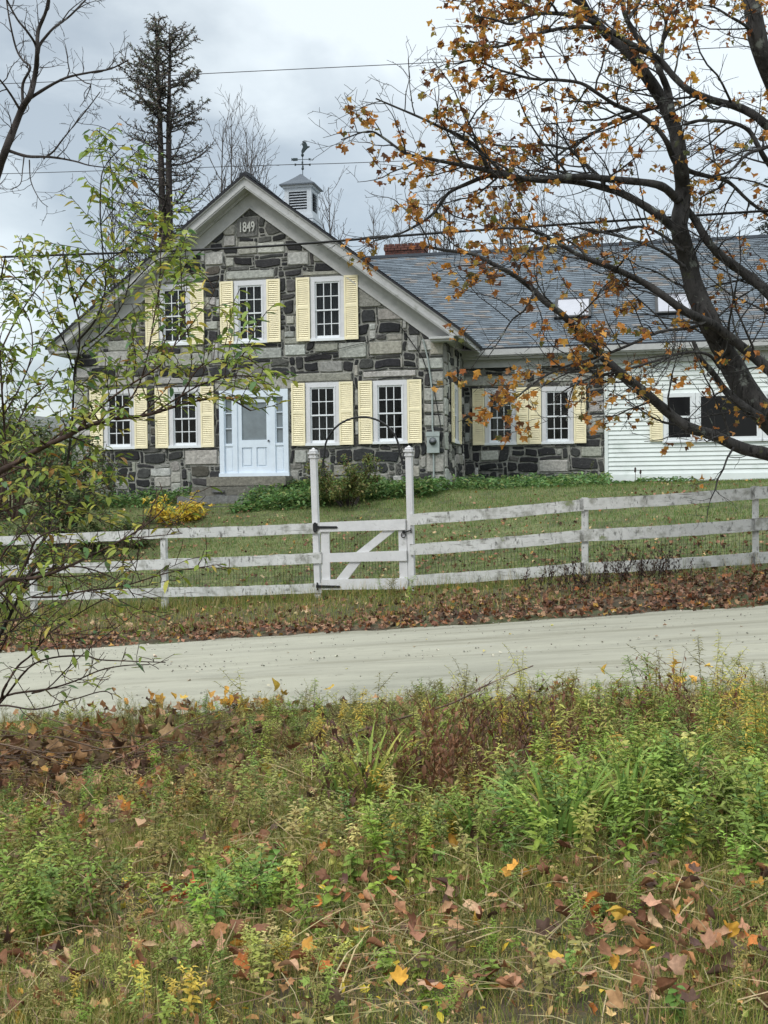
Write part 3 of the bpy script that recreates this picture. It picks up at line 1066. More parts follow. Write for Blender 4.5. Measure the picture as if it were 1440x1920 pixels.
# skylights on the wing roof
for xs in (2.60, 5.47, 8.40):
    def onroof(px, t, h):
        return (px, EY + (RY - EY) * t - h * math.sin(math.atan(slope)), EZ + (RZ - EZ) * t + h * math.cos(math.atan(slope)))
    fr = MB()
    w, t0, t1 = 1.06, .235, .425
    for (a, b, c_, d_, h) in ((xs, xs + .08, t0, t1, .12), (xs + w - .08, xs + w, t0, t1, .12), (xs + .08, xs + w - .08, t0, t0 + .014, .118), (xs + .08, xs + w - .08, t1 - .014, t1, .118)):
        n = len(fr.v)
        fr.v += [onroof(a, c_, .0), onroof(b, c_, .0), onroof(b, d_, .0), onroof(a, d_, .0), onroof(a, c_, h), onroof(b, c_, h), onroof(b, d_, h), onroof(a, d_, h)]
        for q in ((0, 3, 2, 1), (4, 5, 6, 7), (0, 1, 5, 4), (1, 2, 6, 5), (2, 3, 7, 6), (3, 0, 4, 7)):
            fr.f.append(tuple(n + i for i in q)); fr.c.append((.03, .03, .032))
    fo = fr.build('skylight', M['iron'], house)
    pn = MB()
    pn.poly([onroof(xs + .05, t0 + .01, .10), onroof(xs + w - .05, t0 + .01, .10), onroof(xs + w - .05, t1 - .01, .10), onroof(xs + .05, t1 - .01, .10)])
    pn.build('pane', M['palepane'], fo)

# chimney
ch = MB()
rc = random.Random(8)
cx0, cx1, cy0, cy1 = -3.12, -1.83, 7.62, 8.4
zz, k = 7.0, 0
while zz < 9.62:
    o = (.0 if zz < 9.42 else .03)
    for face in range(4):
        ln = (cx1 - cx0) if face % 2 == 0 else (cy1 - cy0)
        x = -(.11 if k % 2 else 0)
        while x < ln:
            a, b = max(0, x) + .006, min(ln, x + .21) - .006
            if b > a:
                q = rc.uniform(.7, 1.25)
                col = (.115 * q, .05 * q, .04 * q)
                if face == 0: ch.box(cx0 + a, cx0 + b, cy0 - o, cy0 + .05, zz, zz + .062, col)
                if face == 1: ch.box(cx1 - .05, cx1 + o, cy0 + a, cy0 + b, zz + .001, zz + .063, col)
                if face == 2: ch.box(cx0 + a, cx0 + b, cy1 - .05, cy1 + o, zz, zz + .062, col)
                if face == 3: ch.box(cx0 - o, cx0 + .05, cy0 + a, cy0 + b, zz + .001, zz + .063, col)
            x += .22
    zz += .074
    k += 1
ch.box(cx0 + .02, cx1 - .02, cy0 + .02, cy1 - .02, 6.9, 9.60, (.12, .11, .1))
ch.build('chimney', M['brick'], house)

# cupola with louvers, pyramid roof and eagle weathervane
ux, uy = XC - .07, 5.3
cu = MB()
hw = .43
cu.box(ux - hw - .07, ux + hw + .07, uy - hw - .07, uy + hw + .07, 9.35, 10.12)
cu.box(ux - hw - .03, ux + hw + .03, uy - hw - .03, uy + hw + .03, 10.12, 10.18)
for sx_ in (-1, 1):
    for sy in (-1, 1):
        a, b = sorted((ux + sx_ * hw, ux + sx_ * (hw - .14)))
        c_, d_ = sorted((uy + sy * hw, uy + sy * (hw - .14)))
        cu.box(a, b, c_, d_, 10.18, 10.98)
for q in ((10.18, 10.28), (10.86, 10.98)):
    cu.box(ux - hw + .14, ux + hw - .14, uy - hw + .001, uy - hw + .05, *q)
    cu.box(ux - hw + .14, ux + hw - .14, uy + hw - .05, uy + hw - .001, *q)
    cu.box(ux - hw + .001, ux - hw + .05, uy - hw + .14, uy + hw - .14, *q)
    cu.box(ux + hw - .05, ux + hw - .001, uy - hw + .14, uy + hw - .14, *q)
cu.box(ux - hw - .05, ux + hw + .05, uy - hw - .05, uy + hw + .05, 10.98, 11.05)
M['cupola'] = mk('cupola_paint', (.50, .53, .57), var=.08, scale=5, rough=.6, dirt=(.3, .32, .33), dirt_at=.6, dirt_w=.2, dscale=5)
for q in range(6):
    zq = 9.5 + q * .1
    cu.box(ux - hw - .085, ux + hw + .085, uy - hw - .085, uy + hw + .085, zq, zq + .012)
cup = cu.build('cupola', M['cupola'], house)
lv = MB()
for i in range(7):
    za = 10.285 + i * .083
    for sgn in (-1, 1):
        p = [(ux - hw + .14, uy + sgn * (hw - .01), za), (ux + hw - .14, uy + sgn * (hw - .01), za), (ux + hw - .14, uy + sgn * (hw - .09), za + .06), (ux - hw + .14, uy + sgn * (hw - .09), za + .06)]
        lv.poly(p); lv.poly([(a, b, c_ - .008) for a, b, c_ in p[::-1]])
        p = [(ux + sgn * (hw - .01), uy - hw + .14, za), (ux + sgn * (hw - .01), uy + hw - .14, za), (ux + sgn * (hw - .09), uy + hw - .14, za + .06), (ux + sgn * (hw - .09), uy - hw + .14, za + .06)]
        lv.poly(p); lv.poly([(a, b, c_ - .008) for a, b, c_ in p[::-1]])
lv.build('louver', M['cupola'], cup)
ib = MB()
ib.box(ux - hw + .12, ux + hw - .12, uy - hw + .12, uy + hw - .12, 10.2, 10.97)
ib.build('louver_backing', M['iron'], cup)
cr = MB()
eh = hw + .13
pr = [(eh, 11.05), (eh, 11.085), (.33, 11.24), (.16, 11.38), (.06, 11.47), (.03, 11.50)]
for (r0, za), (r1, zb) in zip(pr[:-1], pr[1:]):
    for q in range(4):
        ang = [(-1, -1), (1, -1), (1, 1), (-1, 1)]
        a, b = ang[q], ang[(q + 1) % 4]
        cr.poly([(ux + a[0] * r0, uy + a[1] * r0, za), (ux + b[0] * r0, uy + b[1] * r0, za), (ux + b[0] * r1, uy + b[1] * r1, zb), (ux + a[0] * r1, uy + a[1] * r1, zb)], (.10, .115, .135))
cr.poly([(ux - eh, uy - eh, 11.051), (ux - eh, uy + eh, 11.051), (ux + eh, uy + eh, 11.051), (ux + eh, uy - eh, 11.051)], (.3, .3, .3))
cr.build('cupola_roof', M['shingle'], cup)
vn = MB()
vx, vz = ux + .05, 11.42
vn.tube([(vx, uy, vz), (vx, uy, vz + .86)], .012, 8)
vn.lathe([(.0, vz + .20), (.035, vz + .22), (.045, vz + .25), (.035, vz + .28), (.0, vz + .30)], vx, uy, 10)
vn.lathe([(.0, vz + .44), (.03, vz + .455), (.0, vz + .48)], vx, uy, 8)
for dx, dy in ((1, .25), (-.25, 1)):
    vn.tube([(vx - dx * .22, uy - dy * .22, vz + .37), (vx + dx * .22, uy + dy * .22, vz + .37)], .007, 6)
    for s in (-1, 1):
        vn.box(vx + s * dx * .22 - .025, vx + s * dx * .22 + .025, uy + s * dy * .22 - .006, uy + s * dy * .22 + .006, vz + .34, vz + .41)
vn.tube([(vx - .30, uy, vz + .55), (vx + .22, uy, vz + .53)], .009, 6)
vn.prism([(vx + .30, vz + .53), (vx + .20, vz + .57), (vx + .20, vz + .49)], 'y', uy - .01, uy + .01)
vn.prism([(vx - .36, vz + .52), (vx - .36, vz + .61), (vx - .31, vz + .58), (vx - .31, vz + .60), (vx - .16, vz + .59), (vx - .16, vz + .51), (vx - .31, vz + .51), (vx - .31, vz + .53)][::-1], 'y', uy - .01, uy + .01)
vn.lathe([(.0, vz + .60), (.04, vz + .64), (.05, vz + .68), (.03, vz + .72), (.0, vz + .73)], vx, uy, 10)
eagle = [(-.02, .72), (-.03, .80), (.0, .86), (.03, .93), (.05, .98), (.03, 1.04), (.0, 1.08), (.02, 1.10), (.07, 1.10), (.12, 1.06), (.15, .99), (.16, .94), (.20, .93), (.235, .93), (.215, .90), (.17, .885), (.12, .84), (.08, .80), (.05, .76), (.02, .72)]
vn.prism([(vx + a, vz + b) for a, b in eagle[:-1]], 'y', uy - .03, uy + .03)
vn.prism([(vx + a * .8 - .02, vz + b * .97 + .03) for a, b in [(.05, .84), (.10, .90), (.08, 1.0), (.0, 1.08), (-.01, 1.02), (.03, .95), (.01, .88)]], 'y', uy + .05, uy + .08)
vn.build('weathervane', M['copper'], cup)

# electric meter with conduit and the service drop hugging the wall
mt = MB()
mt.box(-.44, -.12, -.16, -.03, 2.55, 3.08)
mt.box(-.46, -.10, -.175, -.16, 2.98, 3.10)
mto = mt.build('electric_meter', M['greymetal'], house)
dl = MB()
dl.lathe([(.0, 0), (.10, .001), (.10, .03), (.08, .075), (.0, .09)], 0, 0, 18)
do = dl.build('meter_dial', M['skyglass'], mto, True)
do.data.transform(Matrix.Translation((-.28, -.16, 2.85)) @ Matrix.Rotation(math.pi / 2, 4, 'X'))
cn = MB()
cn.tube([(-.28, -.08, 3.08), (-.30, -.08, 3.2), (-.30, -.07, 4.2), (-.40, -.08, 5.0), (-.52, -.10, 5.52)], .022, 8)
cn.tube([(-.28, -.08, 2.55), (-.28, -.07, 1.4)], .022, 8)
cn.build('conduit', M['greymetal'], mto)
cb = MB()
cb.tube([(-.06, -.09, 2.7), (-.08, -.07, 3.2), (-.25, -.07, 4.2), (-.55, -.07, 5.05), (-1.1, -.09, 5.85)], .012, 6)
cb.tube([(-1.1, -.09, 5.85), (-2.0, -.07, 5.5), (-3.2, -.07, 5.28), (-4.6, -.07, 4.95)], .007, 5)
cb.build('wall_cable', M['cable'], mto)

# ---- stone steps in front of the door
stp = empty('stone_steps', HO + HX * -5.3 + HY * -.9 + Vector((0, 0, 1.3)), -TH)
tag(stp, 'worn granite steps stacked under the pale blue front door', 'steps')
rs = random.Random(12)
for (a, b, y0, y1, z0_, z1_, cc) in ((-1.0, 1.2, .15, .86, .46, .70, (.19, .18, .15)), (-1.3, 1.1, -.15, .7, .18, .44, (.14, .135, .115)), (-1.55, .75, -.55, .3, -.02, .20, (.17, .17, .165)), (-1.42, .6, -.95, -.1, -.35, -.06, (.12, .12, .1))):
    sm = MB()
    n = 8
    pts = [(a + (b - a) * i / n + rs.uniform(-.02, .02), y0 + rs.uniform(-.04, .04)) for i in range(n + 1)] + [(b + rs.uniform(-.02, .02), y1), (a, y1)]
    sm.prism(pts, 'z', z0_, z1_, cc)
    sm.build('step_slab', M['stone'], stp)
rub = MB()
for i in range(34):
    x, y = rs.uniform(-1.4, .9), rs.uniform(-.75, -.5)
    z_ = rs.uniform(-.4, .4)
    w, h = rs.uniform(.12, .35), rs.uniform(.04, .09)
    yy = y + .35 * (z_ + .4) / .5
    rub.box(x, x + w, yy, yy + .5, z_, z_ + h, (rs.uniform(.06, .14),) * 3)
rub.build('rubble_fill', M['stone'], stp)
# ------------------------------------------------------------------ fence, gate, arch
FO = Vector((0, 18.4, 0))
FXV, FYV = Vector((CP, -SP, 0)), Vector((SP, CP, 0))
fgz = lambda a: float(gz(FO.x + a * CP, FO.y - a * SP))


def post(name, a, w, z1, parent, a0, tilt=0.0, tall=False):
    mb = MB()
    zb = fgz(a) - .4
    x = a - a0
    n = len(mb.v)
    h = w / 2
    dx = -tilt * (z1 - zb)
    mb.v += [(x - h, -h, zb), (x + h, -h, zb), (x + h, h, zb), (x - h, h, zb), (x - h + dx, -h, z1), (x + h + dx, -h, z1), (x + h + dx, h, z1), (x - h + dx, h, z1)]
    for q in ((0, 3, 2, 1), (4, 5, 6, 7), (0, 1, 5, 4), (1, 2, 6, 5), (2, 3, 7, 6), (3, 0, 4, 7)):
        mb.f.append(tuple(n + i for i in q)); mb.c.append((1, 1, 1))
    o = mb.build(name, M['fence'] if not tall else M['gatepaint'], parent)
    if tall:
        cp = MB()
        cxx = x + dx
        cp.box(cxx - .062, cxx + .062, -.062, .062, z1 - .14, z1 - .115)
        cp.box(cxx - .053, cxx + .053, -.053, .053, z1 - .115, z1 - .03)
        cp.box(cxx - .072, cxx + .072, -.072, .072, z1 - .075, z1 - .05)
        n = len(cp.v)
        cp.v += [(cxx - .06, -.06, z1 - .03), (cxx + .06, -.06, z1 - .03), (cxx + .06, .06, z1 - .03), (cxx - .06, .06, z1 - .03), (cxx, 0, z1 + .03)]
        for q in ((0, 1, 4), (1, 2, 4), (2, 3, 4), (3, 0, 4), (3, 2, 1, 0)):
            cp.f.append(tuple(n + i for i in q)); cp.c.append((1, 1, 1))
        cp.build('post_cap', M['gatepaint'], o)
    return o


def rail(pts, w, parent, a0, rnd, y=-.065, t=.026):
    """board between (a, z) points, drawn out with a slightly wavy, chipped edge"""
    mb = MB()
    (p0, q0), (p1, q1) = pts
    n = max(4, int((p1 - p0) / .18))
    top, bot = [], []
    for i in range(n + 1):
        s = i / n
        sag = -.012 * math.sin(math.pi * s)
        top.append((p0 + (p1 - p0) * s - a0, q0 + (q1 - q0) * s + sag + w / 2 + rnd.uniform(-.005, .004)))
        bot.append((p0 + (p1 - p0) * s - a0, q0 + (q1 - q0) * s + sag - w / 2 + rnd.uniform(-.004, .006)))
    mb.prism(bot + top[::-1], 'y', y, y + t)
    o = mb.build('rail', M['fence'], parent)
    return o


def mesh_wire(parent, a0, a_from, a_to, zlo, zhi):
    npw = NP()
    x = a_from
    while x < a_to:
        s = (x - a_from) / (a_to - a_from)
        npw.tube([(x - a0, .05, zlo(x)), (x - a0, .05, zhi(x))], .0024, 3)
        x += .052
    for k in range(9):
        P = []
        for i in range(13):
            a = a_from + (a_to - a_from) * i / 12
            P.append((a - a0, .052, zlo(a) + (zhi(a) - zlo(a)) * k / 8))
        npw.tube(P, .0015, 3)
    npw.build('wire_mesh', M['wire'], parent)


rf = random.Random(31)
# right run: gate post, then posts at 3.13, 5.55, 8.1, 10.6
fr_ = empty('board_fence', FO + FXV * .46 + Vector((0, 0, fgz(.46))), -PHI)
fr_.location.z = 0
tag(fr_, 'weathered white three-rail board fence climbing to the right of the gate', 'fence')
post('gate_post', .45, .095, 2.28, fr_, .46, .012, True)
ends = [(.50, 3.13), (3.13, 5.55), (5.55, 8.1), (8.1, 10.7)]
ztab = {.50: (1.155, .685, .205), 3.13: (1.37, .905, .42), 5.55: (1.515, 1.07, .59), 8.1: (1.66, 1.22, .74), 10.7: (1.80, 1.36, .88)}
for a in (3.13, 5.55, 8.1, 10.7):
    post('post', a, .092, ztab[a][0] + .1, fr_, .46, rf.uniform(-.006, .01))
for a, b in ends:
    for k in range(3):
        rail(((a - .06, ztab[a][k]), (b + .0, ztab[b][k] + rf.uniform(-.01, .01))), (.17, .175, .165)[k], fr_, .46, rf, y=-.076 - .004 * (k % 2))
zi = lambda x, k, tab=ztab: float(np.interp(x, sorted(tab), [tab[q][k] for q in sorted(tab)]))
mesh_wire(fr_, .46, .55, 10.6, lambda x: zi(x, 2) - .02, lambda x: zi(x, 1) + .05)
# left run
fl_ = empty('board_fence', FO + FXV * -1.1, -PHI)
tag(fl_, 'weathered white three-rail board fence running left from the gate behind the saplings', 'fence')
post('gate_post', -1.11, .095, 2.28, fl_, -1.1, .022, True)
ltab = {-1.12: (1.03, .555, .07), -3.86: (.94, .43, -.04), -6.4: (.84, .32, -.14), -8.9: (.74, .22, -.24), -11.4: (.64, .12, -.34)}
ks = sorted(ltab)
for a in ks[:-1]:
    post('post', a, .092, ltab[a][0] + .06, fl_, -1.1, rf.uniform(-.004, .012))
for a, b in zip(ks[:-1], ks[1:]):
    for k in range(3):
        rail(((a, ltab[a][k]), (b + (.09 if b == -1.12 else 0), ltab[b][k])), (.165, .17, .155)[k], fl_, -1.1, rf, y=-.076 - .004 * (k % 2))
mesh_wire(fl_, -1.1, -11.2, -1.2, lambda x: zi(x, 2, ltab) - .02, lambda x: zi(x, 1, ltab) + .05)

# gate
gt = empty('garden_gate', FO + FXV * -1.04, -PHI)
tag(gt, 'closed white wooden gate with a diagonal brace and black strap hinges', 'gate')
ga = -1.04


def board(name, pts, y0, y1, parent, mat='gatepaint'):
    mb = MB()
    mb.prism([(p - ga, q) for p, q in pts], 'y', y0, y1)
    return mb.build(name, M[mat], parent)


board('stile', [(-1.035, .06), (-.895, .07), (-.905, 1.10), (-1.045, 1.10)], -.055, -.025, gt)
board('stile', [(.26, .10), (.395, .10), (.375, 1.16), (.245, 1.15)], -.055, -.025, gt)
board('gate_rail', [(-1.05, .965), (.372, .995), (.372, 1.165), (-1.05, 1.115)], -.085, -.056, gt)
board('gate_rail', [(-.89, .485), (.385, .515), (.385, .675), (-.89, .625)], -.0845, -.0555, gt)
board('gate_rail', [(-1.035, .045), (.40, .075), (.40, .245), (-1.035, .205)], -.085, -.056, gt)
board('brace', [(-.80, .20), (-.61, .20), (-.375, .49), (-.56, .49)], -.054, -.026, gt)
board('brace', [(-.47, .63), (-.27, .63), (.20, .985), (.0, .985)], -.0535, -.0265, gt)
gm = NP()
x = -1.0
while x < .36:
    gm.tube([(x - ga, .0, .1), (x - ga, .0, 1.05)], .0024, 3)
    x += .05
for k in range(12):
    gm.tube([(-1.0 - ga, .002, .12 + k * .085), (.36 - ga, .002, .14 + k * .086)], .0015, 3)
gm.build('wire_mesh', M['wire'], gt)
for (zz, a1) in ((1.035, -.76), (.095, -.73)):
    hg = MB()
    hg.prism([(-1.12 - ga, zz - .02), (a1 - ga, zz - .016), (a1 - ga + .02, zz), (a1 - ga, zz + .02), (-1.12 - ga, zz + .024)], 'y', -.098, -.0855)
    hg.tube([(-1.10 - ga, -.092, zz - .06), (-1.10 - ga, -.092, zz + .065)], .013, 8)
    if zz > .5:
        for q in (-1, 1):
            hg.lathe([(.0, 0), (.028, 0), (.028, .012), (.0, .014)], 0, 0, 10)
            n = 4 * 10
            for v in range(len(hg.v) - n, len(hg.v)):
                vx_, vy_, vz_ = hg.v[v]
                hg.v[v] = (-1.125 - ga + vx_, -.087 - vz_, zz + q * .055 + vy_)
        hg.prism([(-1.16 - ga, zz - .05), (-1.10 - ga, zz - .05), (-1.10 - ga, zz + .055), (-1.16 - ga, zz + .055)], 'y', -.0965, -.0875)
    hg.build('strap_hinge', M['iron'], gt)
lt = MB()
lx, lz = .335, .915
ring = [(lx - ga + .035 * math.cos(t), -.075, lz + .038 * math.sin(t)) for t in np.linspace(0, 2 * math.pi, 15)]
lt.tube(ring, .008, 6, cap=False)
lt.tube([(lx - ga, -.07, lz + .03), (lx - ga + .05, -.072, lz + .055), (lx - ga + .13, -.075, lz + .075)], .011, 6)
lt.tube([(lx - ga + .125, -.075, lz + .03), (lx - ga + .125, -.075, lz + .115)], .010, 6)
lt.lathe([(.0, lz + .02), (.022, lz + .03), (.022, lz + .065), (.0, lz + .075)], lx - ga, -.065, 8)
lt.build('latch', M['iron'], gt)

# arch over the gate posts
ar = empty('metal_arch', FO + FXV * -.35 + Vector((0, 0, 2.0)), -PHI)
tag(ar, 'thin black metal arch with scrolls joining the two tall gate posts', 'garden arch')
am = MB()
P = []
for t in np.linspace(0, math.pi, 25):
    P.append((-.62 * math.cos(t), -.03, .22 + .55 * math.sin(t)))
P = [(-.66, -.03, -.02), (-.64, -.03, .1)] + P + [(.655, -.03, .1), (.69, -.03, .0)]
am.tube(P, .0165, 7)
for s in (-1, 1):
    bx = s * .70 if s > 0 else -.68
    am.tube([(bx + (.0 if s > 0 else -.03), -.03, .28), (bx * .93, -.03, .26), (bx * .9, -.03, .18), (bx * .97, -.03, .10), (bx * .90, -.03, .03)], .008, 6)
    am.tube([(bx, -.03, .22), (bx - s * .10, -.03, .15)], .008, 6)
am.build('arch_bar', M['iron'], ar)
for s in (-1, 1):
    sc_ = MB()
    bx = .685 if s > 0 else -.69
    for (r0, zc, sg) in ((.055, -.11, 1), (.04, .02, -1)):
        pts = []
        for t in np.linspace(0, 2.6 * math.pi, 24):
            r_ = r0 * (1 - t / (3.6 * math.pi))
            pts.append((bx - s * (.055 + r_ * math.cos(t)), -.03, zc + sg * r_ * math.sin(t)))
        sc_.tube(pts, .007, 5)
    sc_.build('scroll', M['iron'], ar)
# ------------------------------------------------------------------ leaf templates
def lanceolate(fold=.12, droop=.15, wave=0.0):
    ts = [0, .25, .55, .8, 1.0]
    ws = [.03, .17, .20, .11, 0.0]
    V, Fc = [], []
    for t, w in zip(ts, ws):
        z = -droop * t * t + wave * math.sin(t * 6)
        V += [(-w, t, z + fold * w * 4 * .5), (0, t, z), (w, t, z + fold * w * 4 * .5)]
    for i in range(4):
        a = 3 * i
        Fc += [(a, a + 1, a + 4, a + 3), (a + 1, a + 2, a + 5, a + 4)]
    return np.array(V), np.array(Fc)


def maple(curl, seed, simple=False):
    r_ = random.Random(seed)
    tips = [(-115, .62), (-58, .85), (0, 1.0), (58, .85), (115, .62)]
    out_ = [(0.0, -.12)]
    ang = [-160, -138, -115, -92, -74, -58, -38, -22, -10, 0, 10, 22, 38, 58, 74, 92, 115, 138, 160]
    rad = [.40, .56, .74, .60, .70, .94, .74, .58, .84, 1.0, .84, .58, .74, .94, .70, .60, .74, .56, .40]
    if simple:
        ang = [-150, -115, -85, -58, -25, 0, 25, 58, 85, 115, 150]
        rad = [.42, .72, .58, .92, .56, 1.0, .56, .92, .58, .72, .42]
    V = [(0, 0, 0)]
    ax = r_.uniform(0, math.pi)
    for a, q in zip(ang, rad):
        a = math.radians(a)
        q *= r_.uniform(.9, 1.1)
        x, y = q * math.sin(a) * .5, q * math.cos(a) * .5
        s = x * math.cos(ax) + y * math.sin(ax)
        z = curl * (s * s * 2.4 + .35 * q * q * math.sin(3 * a + seed)) + r_.uniform(-.03, .03)
        V.append((x, y, z))
    n = len(ang)
    Fc = [(0, i, i + 1) for i in range(n, 0, -1) if i + 1 <= n] + [(0, n, 1)]
    return np.array(V), np.array(Fc)


def leaf_crumpled(curl, seed):
    """maple leaf with raised veins, folded lobes and an inner ring, for the ones lying close by"""
    V0, _ = maple(0, seed)
    r_ = random.Random(seed + 50)
    rim = V0[1:, :2]
    n = len(rim)
    ax, k1, k2 = r_.uniform(0, math.pi), r_.uniform(.5, 1.3), r_.uniform(0, 6)
    V = [(0, 0, .02)]
    for f_ in (.5, 1.0):
        for i, (x, y) in enumerate(rim * f_):
            s = x * math.cos(ax) + y * math.sin(ax)
            t = -x * math.sin(ax) + y * math.cos(ax)
            rr_ = math.hypot(x, y)
            a_ = math.atan2(x, y)
            z = curl * (1.7 * k1 * s * s + .5 * t * abs(t)) + .10 * rr_ * math.cos(5 * a_ + .3) + .12 * rr_ * math.sin(2 * a_ + k2) + r_.uniform(-.035, .035) * f_
            V.append((x * (1 - .35 * abs(curl) * rr_), y * (1 - .35 * abs(curl) * rr_), z))
    Fc = []
    for i in range(n):
        j_ = (i + 1) % n
        Fc += [(0, 1 + j_, 1 + i), (1 + i, 1 + j_, 1 + n + j_), (1 + i, 1 + n + j_, 1 + n + i)]
    return np.array(V), np.array(Fc)


CRUMPLED = [leaf_crumpled(c_, s + 70) for s, c_ in enumerate((.4, .9, -.7, 1.4, -1.2, .6, 1.1, -.4, 1.7, .2))]
def oval_curled(roll, seed):
    """broad dead leaf rolled along its midrib, one edge torn"""
    r_ = random.Random(seed)
    V, Fc = [], []
    m_, k_ = 7, 5
    for i in range(m_):
        t = i / (m_ - 1)
        w = .36 * math.sin(math.pi * min(.97, t * .93 + .05)) ** .8
        for j_ in range(k_):
            a_ = (j_ / (k_ - 1) - .5) * 2
            e_ = w * a_ * (1 + (r_.uniform(-.3, .15) if abs(a_) == 1 else 0))
            V.append((e_ * math.cos(roll * a_ * .9), t + r_.uniform(-.02, .02), abs(e_) * math.sin(abs(roll * a_)) * 1.1 + .14 * math.sin(t * 4 + seed) + r_.uniform(-.015, .015)))
    for i in range(m_ - 1):
        for j_ in range(k_ - 1):
            q = i * k_ + j_
            Fc += [(q, q + 1, q + k_ + 1), (q, q + k_ + 1, q + k_)]
    return np.array(V), np.array(Fc)


OVALS = [oval_curled(c_, s) for s, c_ in enumerate((.6, 1.1, -.8, 1.5))]
CRUMPLED = CRUMPLED + [(v_ * .8, f_) for v_, f_ in OVALS]
LANCE = [lanceolate(.12, .12), lanceolate(.25, .3), lanceolate(.05, .45, .03), lanceolate(.2, -.1, .04)]
MAPLES = [maple(c_, s) for s, c_ in enumerate((.25, .5, .75, -.5, .9, .4, -.7, .6))]
MAPLES_S = [maple(c_, s + 20, True) for s, c_ in enumerate((.2, .5, .8, -.5))]


def scatter(npx, temps, T, yaw, pitch, roll, scale, col, shade=None):
    T = np.asarray(T, dtype=float).reshape(-1, 3)
    n = len(T)
    if n == 0: return
    k = RNG.integers(0, len(temps), n)
    RM = rot(yaw, pitch, roll, scale)
    if len(RM) == 1: RM = np.repeat(RM, n, 0)
    for q, (tv, tf) in enumerate(temps):
        m = k == q
        npx.inst(tv, tf, RM[m], T[m], col[m])


def catmull(pts, sub=4):
    P = [np.array(p, dtype=float) for p in pts]
    P = [2 * P[0] - P[1]] + P + [2 * P[-1] - P[-2]]
    out_ = []
    for i in range(1, len(P) - 2):
        for s in range(sub):
            t = s / sub
            out_.append(.5 * (2 * P[i] + (P[i + 1] - P[i - 1]) * t + (2 * P[i - 1] - 5 * P[i] + 4 * P[i + 1] - P[i + 2]) * t * t + (3 * P[i] - P[i - 1] - 3 * P[i + 1] + P[i + 2]) * t ** 3))
    out_.append(P[-2])
    return np.array(out_)


def norm(v):
    return v / (np.linalg.norm(v) + 1e-9)


def twig_path(p, d, length, n, wob, trop):
    pts = [np.array(p, dtype=float)]
    d = norm(np.array(d, dtype=float))
    st_ = length / n
    for i in range(n):
        d = norm(d + RNG.normal(0, wob, 3) + np.array(trop) * st_)
        pts.append(pts[-1] + d * st_)
    return np.array(pts)


def side_dir(t, lo, hi, up=0.0, flat=1.0):
    """direction leaving a parent of tangent t at an angle between lo and hi"""
    q = RNG.normal(0, 1, 3)
    q[1] *= flat
    q = norm(q - t * np.dot(q, t))
    a = RNG.uniform(lo, hi)
    d = t * math.cos(a) + q * math.sin(a)
    d[2] += up
    if up > .04: d[2] = max(d[2], -.22)
    return norm(d)


RW = [1.0]                                               # twig thickness factor


def branchlets(wood, pts, r_at, level, P, tips, col, taper=True):
    """recursive side branches; P[level] = (spacing, (len lo, hi), wobble, trop, start fraction, up, k)"""
    if level >= len(P): return
    sp, (l0, l1), wob, trop, start, up, ks = P[level]
    seg = np.linalg.norm(np.diff(pts, axis=0), axis=1)
    L_ = np.concatenate([[0], np.cumsum(seg)])
    tot = L_[-1]
    x = tot * start + RNG.uniform(0, sp)
    while x < tot:
        i = min(np.searchsorted(L_, x) - 1, len(seg) - 1)
        i = max(i, 0)
        f_ = (x - L_[i]) / (seg[i] + 1e-9)
        p = pts[i] + (pts[i + 1] - pts[i]) * f_
        t = norm(pts[i + 1] - pts[i])
        ln = RNG.uniform(l0, l1) * (1.15 - .75 * x / tot)
        r0 = max(min(r_at(x / tot) * .6, .005 + .008 * ln), .003)
        bp = twig_path(p, side_dir(t, R(30), R(75), up), ln, max(3, int(ln / .09)) if ln < .9 else 8, wob, trop)
        wood.tube(bp, np.linspace(r0 * RW[0], max(.0026, r0 * .3) * RW[0], len(bp)), ks, col)
        branchlets(wood, bp, lambda s, r0=r0: r0 * (1 - .7 * s), level + 1, P, tips, col)
        tips.append((bp, level))
        x += sp * RNG.uniform(.55, 1.5)


def limb_tree(root, limbs, mat, P, v0, name_limb='limb', ks=8, lcol=(.07, .06, .05)):
    """limbs: (pixels along the limb, depth at start, depth at end, width px at start, width px at end)"""
    tips = []
    for pix, d0, d1, w0, w1 in limbs:
        n = len(pix)
        P3 = []
        for i, (x, y) in enumerate(pix):
            s = i / (n - 1)
            v = d0 + (d1 - d0) * s + .12 * math.sin(i * 2.1 + x * .01)
            P3.append(at(x, y, v))
        pts = catmull(P3, 4)
        s = np.linspace(0, 1, len(pts))
        sc_ = F / ((d0 + d1) / 2)
        rad = (w0 + (w1 - w0) * s ** .8) / 2 * .88 / sc_ * (1 + .07 * np.sin(s * 37 + n) * np.sin(s * 91))
        lm = NP()
        off = np.array(root.location)
        d_in = norm(pts[1] - pts[0]) * rad[0] * .6
        lm.tube(np.concatenate([[pts[0] - d_in, pts[0] - d_in * .7], pts]) - off, np.concatenate([[.001, rad[0] * .7], rad]), ks, lcol)
        branchlets(lm, pts - off, lambda q, rad=rad: float(np.interp(q, np.linspace(0, 1, len(rad)), rad)), 0, P, tips, lcol)
        lm.build(name_limb, mat, root, True)
    return tips


